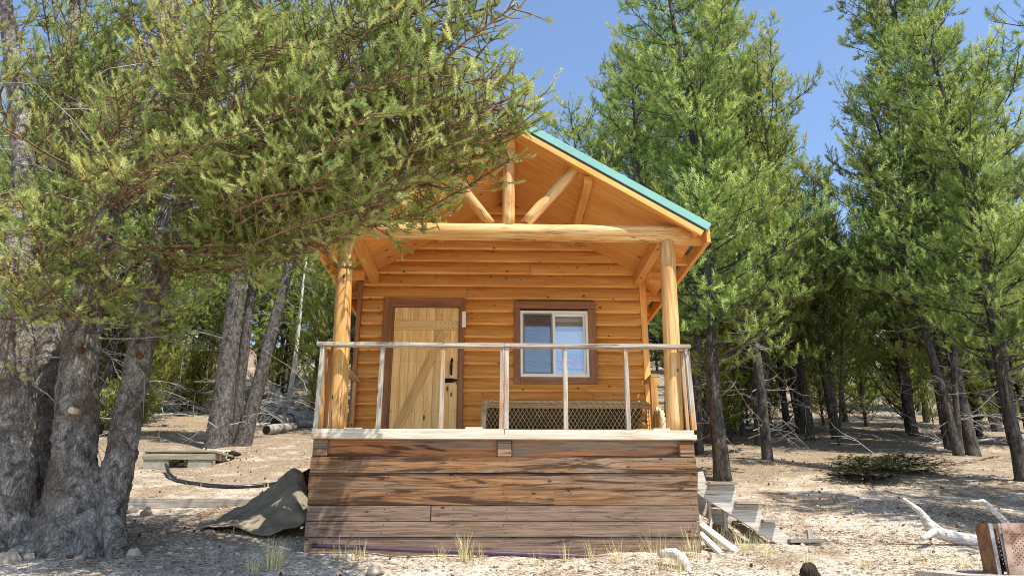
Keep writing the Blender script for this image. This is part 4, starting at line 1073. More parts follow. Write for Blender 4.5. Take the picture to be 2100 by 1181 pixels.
def dead_branches(mb, tp, H, z0, z1, n, L, r):
    for _ in range(n):
        z = rng.uniform(z0, z1); s = (z + .25) / (H + .25); p, T = along(tp, s); a = rng.random() * 6.283
        d = Vector((math.cos(a), math.sin(a), rng.uniform(-.5, .4))); l = L * rng.uniform(.3, 1.2)
        q = curve_branch(p, d, l, rng.uniform(-.5, .7), 5, .2); mb.tube(q, [r, r * .85, r * .7, r * .55, r * .4, r * .2], 4, False, .5)
        for k in range(rng.randint(1, 5)):
            pp, tt = along(q, rng.uniform(.3, .95)); dd = (tt + Vector((rng.gauss(0, .7), rng.gauss(0, .7), rng.gauss(0, .5)))).normalized()
            q2 = curve_branch(pp, dd, l * rng.uniform(.15, .5), rng.uniform(-.6, .6), 4, .25); mb.tube(q2, [r * .45, r * .4, r * .33, r * .25, r * .12], 3, False, .5)

class Variant: pass
def make_tree(H, r0, crown0, rmax, prof, nprim, tpls, sub_every, sub_len, shoot_every, sscale, mat, lean=(0, 0), wig=.25, dead=12, barkm=None, tint0=.35, tops=1, el=(-14, 22), upc=.7, deadL=1.0, pr=.022):
    """one tree as local meshes; returns a root Empty with trunk, crown, dead_branches"""
    tb = MB(); stems = []
    for k in range(tops):
        tp = trunk_pts(H * (1 if k == 0 else rng.uniform(.7, .92)), lean if k == 0 else (lean[0] + rng.uniform(-.14, .14), lean[1] + rng.uniform(-.14, .14)), wig)
        Hn = tp[-1].z; rr = r0 * (1 if k == 0 else .7); n = len(tp)
        tb.tube(tp, [rr * (1.28 if i == 0 else 1.12 if i == 1 else 1) * (1 - i / (n - 1)) ** .75 + .012 for i in range(n)], 10, False, None, .18)
        stems.append((tp, Hn))
    shoots = []; 
    for (tp, Hn) in stems:
        m = nprim if len(stems) == 1 else int(nprim * (.62 if tops == 2 else .45))
        for i in range(m):
            t = ((i + rng.random()) / m) ** .92; z = Hn * (crown0 + (1 - crown0) * t * .985); p, T = along(tp, (z + .25) / (Hn + .25))
            a = i * 2.39996 + rng.gauss(0, .35); rad = rmax * prof(t) * rng.uniform(.55, 1.15) * (1.5 if rng.random() < .12 else 1)
            e = R(rng.uniform(*el) + 30 * t * t); d = Vector((math.cos(a) * math.cos(e), math.sin(a) * math.cos(e), math.sin(e)))
            pts = curve_branch(p, d, max(.22, rad), upc * rng.uniform(.5, 1.4), 6, .09)
            dress(tb, shoots, pts, pr * (1 - .6 * t) + .004, .005, sub_every, sub_len, .22, shoot_every, tint0 + rng.gauss(0, .1) + .12 * t, sscale, up=.5)
    tr = tb.build('trunk', barkm or M_BARKD)
    cme = foliage_mesh('crown', shoots, tpls, mat); cr = bpy.data.objects.new('crown', cme); COL.objects.link(cr)
    parts = [tr, cr]
    if dead:
        db = MB(); dead_branches(db, stems[0][0], stems[0][1], .06 * H, (crown0 + .10) * H, dead, deadL, .011); d_ = db.build('dead_branches', M_DEAD); parts.append(d_)
    root = bpy.data.objects.new('pine_tree', None); COL.objects.link(root); root.empty_display_size = .2
    for o in parts: o.parent = root
    root['_n'] = len(shoots)
    return root
TREES = []
def copy_tree(root, first=[True]):
    r = root.copy(); COL.objects.link(r)
    for c in root.children:
        d = c.copy(); COL.objects.link(d); d.parent = r
    return r
def put(root, used, pos, rz, sc, label, group=None, tilt=(0, 0), cat='tree', sx=1.0):
    r = copy_tree(root) if used.get(root.name) else root; used[root.name] = True
    r.location = pos; r.rotation_euler = (tilt[0], tilt[1], rz); r.scale = (sc * sx, sc * sx, sc); tag(r, label, cat, group); TREES.append(r); return r
def bush_prof(t): return (1 - t) ** .6 * (.55 + .9 * min(1, t * 3))
def col_prof(t): return (.75 + .5 * math.sin(t * 9)) * (1 - t) ** .32 * (.5 + min(.5, t * 2))
def cone_prof(t): return (1 - t) ** .8 * (.6 + min(.4, t * 3)) + .05

TP_NEAR = [shoot_tpl(44, .05, .029, .0060, 1, 62), shoot_tpl(56, .085, .028, .0060, 2, 64), shoot_tpl(72, .125, .028, .0060, 3, 64)]
TP_MID = [shoot_tpl(24, .14, .060, .0145, s, 66) for s in (4, 5)]
TP_FAR = [shoot_tpl(11, .20, .09, .032, s, 62) for s in (6, 7)]
VAR = []
# mid-distance pines (about 10 m tall)
VAR.append(make_tree(10, .105, .22, 2.0, col_prof, 112, TP_MID, .085, .46, .056, 1.0, M_NEED, tint0=.42, tops=2, dead=14))
VAR.append(make_tree(10, .085, .26, 1.85, col_prof, 100, TP_MID, .085, .44, .056, 1.0, M_NEED, tint0=.36, tops=1, dead=20))
VAR.append(make_tree(10, .10, .17, 2.1, col_prof, 100, TP_MID, .085, .48, .056, 1.0, M_NEED, tint0=.5, tops=3, dead=12, lean=(.03, 0)))
VAR.append(make_tree(10, .085, .27, 1.85, col_prof, 96, TP_MID, .085, .46, .056, 1.0, M_NEED, tint0=.32, tops=2, dead=22, wig=.4))
VAR.append(make_tree(11, .25, .42, 1.8, col_prof, 84, TP_MID, .085, .46, .056, 1.0, M_NEED, tint0=.4, tops=1, dead=14, wig=.12, barkm=bark('dark_grey_pine_bark', '#7d756e', '#3a3530', None, (11, 11, 5), 1.0, .5)))
# slim forest pines farther off
FVAR = []
FVAR.append(make_tree(11, .10, .2, 2.2, cone_prof, 90, TP_FAR, .15, .50, .09, 1.0, M_NEED, tint0=.36, dead=16, deadL=1.1))
FVAR.append(make_tree(11, .09, .3, 1.9, col_prof, 84, TP_FAR, .15, .50, .09, 1.0, M_NEED, tint0=.3, dead=20, deadL=1.1))
FVAR.append(make_tree(10, .10, .04, 2.6, col_prof, 90, TP_FAR, .15, .55, .09, 1.0, M_NEED, tint0=.45, dead=12, tops=2))
# young pines, foliage to the ground
YVAR = make_tree(3.0, .04, .03, 1.1, bush_prof, 60, TP_MID, .09, .36, .065, .85, M_NEEDY, tint0=.5, dead=0, barkm=M_BARKD, el=(10, 40), wig=.08, pr=.012)
# bare trunk with dead twigs only
def bare_tree(H, r0, barkm, lean, nd, L):
    tb = MB(); tp = trunk_pts(H, lean, .12); n = len(tp); tb.tube(tp, [r0 * (1 - i / (n - 1)) ** .7 + .008 for i in range(n)], 10, False, None, .12)
    tr = tb.build('trunk', barkm); db = MB(); dead_branches(db, tp, H, .1 * H, .98 * H, nd, L, .010); d_ = db.build('dead_branches', M_DEAD)
    root = bpy.data.objects.new('bare_tree', None); COL.objects.link(root)
    for o in (tr, d_): o.parent = root
    return root
used = {}
def G(px, py): return ground_px(px, py)
# ---- pines one can tell apart, from their bases in the photograph
P3 = lambda px, Y: Vector((at(px, 900, Y).x, Y, hgt(at(px, 900, Y).x, Y)))
spec = [
    # base px, py, variant, scale, sx, rz, tilt, label
    (1483, 985, 0, .98, 1.1, .5, (0, -.02), 'pine with a grey twin trunk standing behind the porch steps'),
    (1573, 942, 1, 1.10, .95, 2.0, (0, .01), 'pine with a slim dark straight trunk next behind the twin trunk'),
    (1662, 903, 2, 1.12, .9, 1.0, (0, .03), 'bushy pine with its dark trunk alone beyond the slim dark trunk'),
    (1722, 912, 3, .62, .8, .3, (0, .05), 'small thin pine with a pale lower trunk before the open pinkish slope'),
    (1948, 922, 2, .98, .80, 3.6, (0, .02), 'dense pine with two thin trunks crossing at the foot above the dark shade'),
    (1998, 934, 1, 1.25, 1.15, 4.4, (0, .0), 'thick dark trunked pine above the silvery forked log'),
    (2085, 914, 3, 1.25, 1.2, 5.5, (0, -.06), 'tall pine at the frame edge with a thin curved lower trunk'),
    (1885, 845, 0, 1.2, .8, 1.4, (0, 0), 'pine with a grey lower trunk in the gap of the dense pines'),
    (1612, 884, 1, .95, .7, 3.0, (0, 0), 'thinner of two short dark trunks between the slim trunk and the bushy pine'),
    (1640, 888, 3, 1.0, .75, 4.0, (0, 0), 'thicker of two short dark trunks between the slim trunk and the bushy pine'),
    (447, 917, 4, 1.05, 1.0, 2.2, (0, 0), 'pine with a straight dark trunk rising behind the plank bench'),
    (474, 914, 4, .95, .62, 0.2, (0, .02), 'slimmer light grey trunked pine growing against the dark trunk by the plank bench'),
    (225, 880, 0, 1.0, .9, 1.9, (0, 0), 'pine glimpsed in the gap between the big pine trunks'),
]
for px, py, v, sc, sx, rz, tl, lab in spec:
    p = G(px, py); put(VAR[v], used, (p.x, p.y, p.z), rz, sc, lab, None, tl, sx=sx)
# leaning trunk by the plank bench (its top is lost in the branches)
p = G(488, 914); put(VAR[4], used, (p.x + .1, p.y, p.z), .1, .9, 'leaning grey pine trunk rising toward the cabin beside the straight dark trunk', None, (0, .15), sx=.78)
p = G(585, 862); put(bare_tree(7.0, .10, M_ASPEN, (.05, 0), 46, 1.5), used, p, 0, 1.0, 'thin pale bare tree full of dead twigs behind the uprooted stump')
p = G(1782, 838); put(bare_tree(6.5, .12, M_ASPEN, (-.03, 0), 40, 1.6), used, p, 1, 1.0, 'pale bare trunk in the open gap of the forest beyond the small thin pine')
p = G(2150, 880); lt = put(VAR[3], used, (p.x, p.y, p.z), .4, 1.15, 'strongly leaning brownish trunk crossing the dense pines at the frame edge', None, (.0, -.36), sx=.8)
# crowns behind the cabin
for px, Y, v, sc, sx, rz, lab in (
    (1215, 9.5, 2, .88, .85, 4.2, 'bright bushy pine rising directly behind the green roof slope'),
    (1330, 11.5, 0, 1.18, .9, .7, 'tall pine behind the cabin with its top just inside the frame beside the blue sky'),
    (1430, 9.0, 3, 1.10, .95, 3.3, 'dark pine behind the roof end with upswept branches'),
    (1560, 10.5, 2, 1.28, .95, 5.1, 'broad many topped pine with a long limb leaning into the blue sky gap'),
    (1180, 13.0, 2, .86, .9, 1.9, 'pine with several tips reaching into the blue sky just beyond the ridge'), (1108, 12.0, 1, .80, 1.0, 1.1, 'short pine peeping over the ridge under the blue sky'),
    (1875, 13.5, 0, 1.12, .95, 2.7, 'pine with its pointed top just under the sky gap opposite the broad many topped pine'),
    (1960, 8.5, 3, 1.02, 1.0, .1, 'shaded pine with drooping dead twigs among the dense pines'),
    (2050, 15.5, 2, 1.25, 1.0, 1.6, 'pine before the white cloud patch at the frame edge'),
    (880, 12.5, 1, 1.15, .95, 2.9, 'pine behind the hidden half of the roof'),
    (720, 14.5, 0, 1.2, .95, 5.0, 'pine whose foliage fills the air beside the porch post'),
    (640, 24, 2, 1.5, .95, 3.9, 'pine beyond the uprooted stump'),
    (385, 27.0, 0, 1.5, .95, 4.9, 'pine behind the plank bench hidden by hanging foliage'),
    (250, 18.0, 2, 1.25, 1.0, .9, 'bright pine on the slope seen between two trunks of the big pine'),
    (20, 13.5, 0, 1.4, 1.1, 2.6, 'tall pine closing the sky above the frame side stem'), (190, 14.0, 2, 1.4, 1.1, .6, 'tall pine closing the sky above the main stem'), (120, 12.5, 3, 1.1, 1.0, 2.0, 'pine behind the big pine nearest the frame edge'),
    (-40, 10.0, 2, 1.1, 1.0, 1.0, 'pine half out of the frame behind the big pine')):
    p = P3(px, Y); put(VAR[v], used, p, rz, sc, lab, None, (0, rng.uniform(-.03, .03)), sx=sx)
# young pines
for px, py, sc, lab in ((372, 850, .95, 'sunlit yellow green young pine behind the plank bench'), (230, 872, 1.0, 'sunlit young pine between the big pine trunks'), (322, 846, 1.2, 'small young pine on the pale slope'), (408, 850, 1.0, 'lit young pine beside the straight dark trunk'), (648, 850, .6, 'young pine next to the porch beside the logs'),
        (1535, 880, .7, 'young pine sapling between the twin trunk and the slim dark trunk'), (1500, 905, .5, 'little pine seedling behind the twin trunk'), (1770, 850, 1.0, 'pale young pine in the open forest gap'), (1850, 860, .9, 'young pine at the foot of the dense pines'), (1440, 905, .4, 'tiny pine seedling beside the porch rail corner')):
    p = G(px, py); put(YVAR, used, p, rng.random() * 6, sc, lab, None)
# forest rising up the hill: slim pines that nothing tells apart
cnt = 0; tries = 0; spots = []
while cnt < 205 and tries < 8000:
    tries += 1
    y = 15 + 55 * rng.random() ** 1.35; x = rng.uniform(-1.05, 1.05) * (y + 9) * .95
    d = y + 7.1; az = math.degrees(math.atan2(x, d))
    if abs(az + .5 - 2) < 4.5 and y < 40: continue
    if x > 0 and y < 25 and rng.random() < .6: continue
    if any((x - a) ** 2 + (y - b) ** 2 < 2.4 for a, b in spots): continue
    if 20 < az < 31 and y < 24: continue
    if (-20.5 < az < -14 and y < 27) or (-27 < az < -20.5 and y < 33): continue      # open pale slope seen from the yard
    sc = rng.uniform(.75, 1.15)
    if 0 < az < 5 or 24 < az < 27.5: sc *= .62
    spots.append((x, y)); cnt += 1
    left = x < 0
    put(FVAR[rng.randrange(3)], used, (x, y, hgt(x, y)), rng.random() * 6.283, sc, 'slim pine in the forest on the hillside ' + ('behind the big pine' if left else 'beyond the steps'), 'slim forest pines up the hill ' + ('behind the big pine' if left else 'beyond the steps'), (rng.gauss(0, .03), rng.gauss(0, .03)), sx=rng.uniform(.8, 1.15))
    TREES[-1].name = 'forest_pine'

# forest filling the air behind the cabin and the steps
for px, Y, v, sc, sx, rz, lab in (
    (1268, 14.0, 1, 1.0, 1.0, 2.2, 'pine filling the air just beyond the bright bushy pine'), (1395, 15.0, 0, 1.25, 1.0, .3, 'pine between the tall pine and the roof end, farther back'), (1500, 13.5, 2, 1.2, 1.0, 4.0, 'pine behind the slim dark straight trunk'),
    (1650, 14.5, 0, 1.28, 1.05, 5.6, 'pine closing the left side of the blue gap under the leaning limb'), (1715, 12.0, 3, .78, 1.25, 1.2, 'shorter pine standing in the blue sky gap'), (1150, 15.5, 3, 1.0, 1.1, 4.4, 'pine topped below the sky beside the ridge'),
    
    (520, 25.0, 3, 1.5, 1.1, 1.3, 'pine over the leaning grey trunk'), (450, 22.0, 0, 1.25, 1.1, 2.4, 'pine far behind the straight dark trunk'), (200, 17.0, 1, 1.3, 1.1, 5.2, 'pine far behind the big pine trunks'), (60, 15.0, 2, 1.2, 1.1, 3.1, 'pine far behind the frame side of the big pine')):
    p = P3(px, Y); put(VAR[v], used, p, rz, sc, lab, None, (0, rng.uniform(-.03, .03)), sx=sx)
M_JUN_SHADE = needles('shaded_juniper_needles', '#26331f', '#3a4a2c', '#55633a')  # juniper green darkened so the colour carries the shade on the shrubs
for px, Y, sc, sx, lab in ((1452, 11.0, 1.7, .8, 'bushy young pine with foliage to the ground just beyond the porch rail corner'), (1525, 13.0, 2.0, .8, 'tall young pine with low foliage between the twin trunk and the slim dark trunk'), (1620, 16.5, 2.2, .85, 'full skirted young pine behind the two short dark trunks'), (1740, 20.0, 2.4, .9, 'full skirted pale pine at the back of the forest gap'),
    (1865, 14.5, 2.0, .9, 'full skirted young pine among the grey lower trunks'), (2010, 13.0, 2.0, .9, 'full skirted young pine behind the thick dark trunk'), (2110, 11.5, 1.8, 1.0, 'young pine with low foliage cut by the frame edge'), (270, 20.0, 1.9, .9, 'bright full skirted pine between the big pine and the straight dark trunk'), (560, 27.0, 2.4, .9, 'full skirted pine on the slope above the uprooted stump'), (660, 18.0, 1.9, .8, 'full skirted young pine just beside the porch post'), (130, 16.0, 2.2, .9, 'full skirted pine seen between the big pine stems')):
    p = P3(px, Y); put(YVAR, used, p, rng.random() * 6, sc, lab, None, sx=sx)
pj = G(1775, 985); sh = put(YVAR, used, (pj.x, pj.y, pj.z - .05), 1.0, 1.0, 'low dark spreading shrub on the shaded ground beyond the steps', None, cat='shrub'); sh.scale = (1.2, .9, .13); sh.name = 'ground_shrub'; jm = next(c for c in sh.children if c.name.startswith('crown')).data.copy(); jm.materials[0] = M_JUN_SHADE; SHR = [sh]
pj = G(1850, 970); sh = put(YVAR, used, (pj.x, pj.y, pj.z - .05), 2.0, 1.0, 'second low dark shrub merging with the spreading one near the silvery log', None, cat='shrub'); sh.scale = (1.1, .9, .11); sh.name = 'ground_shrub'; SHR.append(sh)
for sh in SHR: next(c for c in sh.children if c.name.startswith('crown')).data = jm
# low young growth between the trunks
for i in range(60):
    sideL = i % 2 == 0; y = rng.uniform(9, 26); d_ = y + 7.1
    x = d_ * (rng.uniform(-.72, -.27) if sideL else rng.uniform(.30, .74))
    if sideL and -.47 * d_ < x < -.27 * d_ and y < 22 or (not sideL and y < 13): continue
    put(YVAR, used, (x, y, hgt(x, y)), rng.random() * 6.283, rng.uniform(.45, 1.15), 'small young pine growing among the trunks ' + ('left of the cabin' if sideL else 'right of the cabin'), 'young pines among the trunks ' + ('left of the cabin' if sideL else 'right of the cabin'), sx=rng.uniform(.8, 1.2)); TREES[-1].name = 'young_pine'
ub = MB()
for i in range(420):
    y = rng.uniform(8.5, 30); d_ = y + 7.1; x = d_ * rng.choice((rng.uniform(-.75, -.22), rng.uniform(.28, .78))); z = hgt(x, y)
    p = Vector((x, y, z + rng.uniform(0, 1.6))); a = rng.random() * 6.283
    q = curve_branch(p, Vector((math.cos(a), math.sin(a), rng.uniform(-.2, .8))), rng.uniform(.5, 1.9), rng.uniform(-.9, .5), 6, .25); ub.tube(q, [.012, .011, .010, .008, .006, .004, .003], 3, False, .5)
    for k in range(3):
        pp, tt = along(q, rng.uniform(.2, .9)); q2 = curve_branch(pp, tt + Vector((rng.gauss(0, .7), rng.gauss(0, .7), rng.gauss(0, .6))), rng.uniform(.2, .8), rng.uniform(-.8, .6), 4, .25); ub.tube(q2, [.006, .005, .004, .003, .002], 3, False, .5)
tag(ub.build('dead_undergrowth', M_DEAD), 'tangle of pale dead twigs between the forest trunks', 'undergrowth', kind='stuff')
# pines just outside the frame whose shade falls across the ground
for x, y, v, sc, lab in ((8.3, 4.4, 0, .85, 'low branched pine at the frame edge beyond the bleached branch'), (7.7, -.5, 0, .95, 'pine near the fire box, out of view, throwing the dark bands across the ground'), (9.4, .3, 2, 1.0, 'dense pine out of view behind the fire box')):
    put(VAR[v], used, (x, y, hgt(x, y)), rng.random() * 6, sc, lab)

# ================================================================== THE BIG PINE IN FRONT
def curve_px(spec_):
    return [at(px, py, Y) for px, py, Y in spec_]
def smooth_pts(P, k=4):
    out = []
    for i in range(len(P) - 1):
        p0, p1, p2, p3 = P[max(i - 1, 0)], P[i], P[i + 1], P[min(i + 2, len(P) - 1)]
        for j in range(k):
            t = j / k; out.append(.5 * ((2 * p1) + (p2 - p0) * t + (2 * p0 - 5 * p1 + 4 * p2 - p3) * t * t + (3 * p1 - p0 - 3 * p2 + p3) * t ** 3))
    out.append(P[-1]); return out
def stem(mbx, spec_, seg=20, wob=.12):
    P = curve_px([s[:3] for s in spec_]); r = [s[3] for s in spec_]; S = smooth_pts(P, 4); rr = []
    for i in range(len(r) - 1):
        for j in range(4): rr.append(r[i] + (r[i + 1] - r[i]) * j / 4)
    rr.append(r[-1]); mbx.tube(S, rr, seg, True, None, wob); return S, rr
bp = at(140, 1110, .3)
big = empty('big_pine', (bp.x, .3, hgt(bp.x, .3)), 'huge multi-trunked pine in front whose foliage hangs over the cabin roof', 'tree')
mb = MB(); ST = []
ST.append(stem(mb, [(150, 1185, .25, .50), (150, 1130, .25, .42), (150, 1070, .25, .30), (150, 980, .25, .225), (155, 880, .25, .198), (163, 760, .25, .178), (172, 660, .25, .172), (190, 560, .25, .165), (215, 460, .22, .135), (262, 340, .2, .115), (312, 215, .15, .095), (372, 100, .1, .085), (362, 0, .1, .075), (350, -160, .1, .055), (345, -330, .1, .03)]))
ST.append(stem(mb, [(205, 1150, .35, .26), (212, 1060, .35, .20), (242, 960, .35, .148), (261, 860, .38, .138), (280, 760, .40, .135), (301, 650, .42, .13), (325, 540, .45, .14), (352, 440, .5, .13), (392, 330, .55, .115), (425, 210, .6, .10), (442, 90, .6, .085), (450, -60, .6, .065), (460, -250, .6, .035)]))
ST.append(stem(mb, [(0, 1190, .2, .46), (6, 1110, .15, .31), (14, 1000, .15, .26), (18, 880, .15, .235), (22, 760, .15, .21), (28, 640, .18, .18), (38, 520, .2, .14), (52, 380, .2, .12), (40, 240, .2, .10), (20, 80, .2, .08), (0, -120, .2, .04)]))
ST.append(stem(mb, [(85, 1120, 1.0, .2), (88, 980, 1.0, .155), (90, 850, 1.0, .145), (95, 700, 1.0, .14), (104, 560, 1.05, .13), (112, 430, 1.05, .12), (124, 310, 1.1, .105), (140, 190, 1.1, .09), (150, 60, 1.1, .07), (160, -120, 1.1, .04)]))
mb.tube([at(70, 1215, .45), at(75, 1130, .5), at(85, 1060, .5), at(90, 985, .5)], [.75, .62, .42, .2], 20, True, None, .25)
for px, py, dx in ((225, 1100, .28), (190, 1120, .2), (60, 1130, -.2)):
    a = at(px, py - 70, .1); mb.tube([a, a + Vector((dx * .4, -.08, -.22)), a + Vector((dx, -.22, -.52))], [.08, .10, .09], 12, True, None, .3)
tr = mb.build('trunk', M_BARK, big)
md = tr.modifiers.new('fuse', 'REMESH'); md.mode = 'VOXEL'; md.voxel_size = .022; md.use_smooth_shade = True
tx = bpy.data.textures.new('bark_relief', 'CLOUDS'); tx.noise_scale = .06; tx.noise_depth = 3
md = tr.modifiers.new('relief', 'DISPLACE'); md.texture = tx; md.strength = .05; md.mid_level = .5
# knots and scars
M_SCAR = bark('orange_bark_scar', '#8a6044', '#56392a', None, (18, 18, 8), .7); M_CUT = plain('cut_branch_face', '#cdb69c', .9, 0, .15, 30)
mb = MB(); a = at(151, 842, .02); mb.tube([a + Vector((0, .08, 0)), a + Vector((0, -.045, 0))], [.035, .03], 14); mb.build('cut_branch_stub', M_CUT, big)
for px, py, Y, r in ((165, 717, .085, .04), (283, 730, .29, .042)):
    mb = MB(); a = at(px, py, Y); mb.tube([a + Vector((0, .06, 0)), a + Vector((0, .0, 0)), a + Vector((0, -.02, 0))], [r * 1.1, r, r * .5], 12, True, None, .5); mb.build('bark_scar', M_SCAR, big)

# limbs and foliage
CLUMP = .03; KCL = 1.9
BL = MB(); BD = MB(); SH = []
def grow(p0, tip, sag, r0, tint, start=.3, sub_every=.050, sub_len=.42, shoot_every=.032, sscale=1.0, n=9, nbough=0):
    p0, tip = Vector(p0), Vector(tip); pts = []; L = (tip - p0).length; a1, a2 = rng.gauss(0, .05) * L, rng.gauss(0, .05) * L; side = Vector((-(tip - p0).y, (tip - p0).x, 0)).normalized()
    for i in range(n + 1):
        t = i / n; p = p0.lerp(tip, t) + Vector((0, 0, -sag * math.sin(math.pi * t ** .8) + .12 * L * max(0, t - .75))) + side * (a1 * math.sin(3.1 * t) + a2 * math.sin(6.3 * t)) ; pts.append(p)
    dress(BL, SH, pts, r0, .007, sub_every, sub_len, start, shoot_every, tint, sscale, seg=6, up=.25, tipup=.35)
    for _b in range(nbough):                   # side boughs that leave the limb in every direction
        pp, tt = along(pts, rng.uniform(.35, .9)); d = (tt * rng.uniform(-.1, .7) + Vector((rng.gauss(0, .8), rng.gauss(0, .8), rng.uniform(-.75, .9)))).normalized()
        q = curve_branch(pp, d, rng.uniform(.45, .95) * sub_len / .44, rng.uniform(-.2, .9), 6, .16)
        dress(BL, SH, q, r0 * .35 + .003, .004, sub_every * 1.05, sub_len * .6, .15, shoot_every, min(.8, max(.1, tint + rng.gauss(0, .12))), sscale, seg=4, up=.35, tipup=.5)
    return pts
def from_stem(k, py):
    S, rr = ST[k]; best = min(S, key=lambda q: abs(q.z - py)); return best
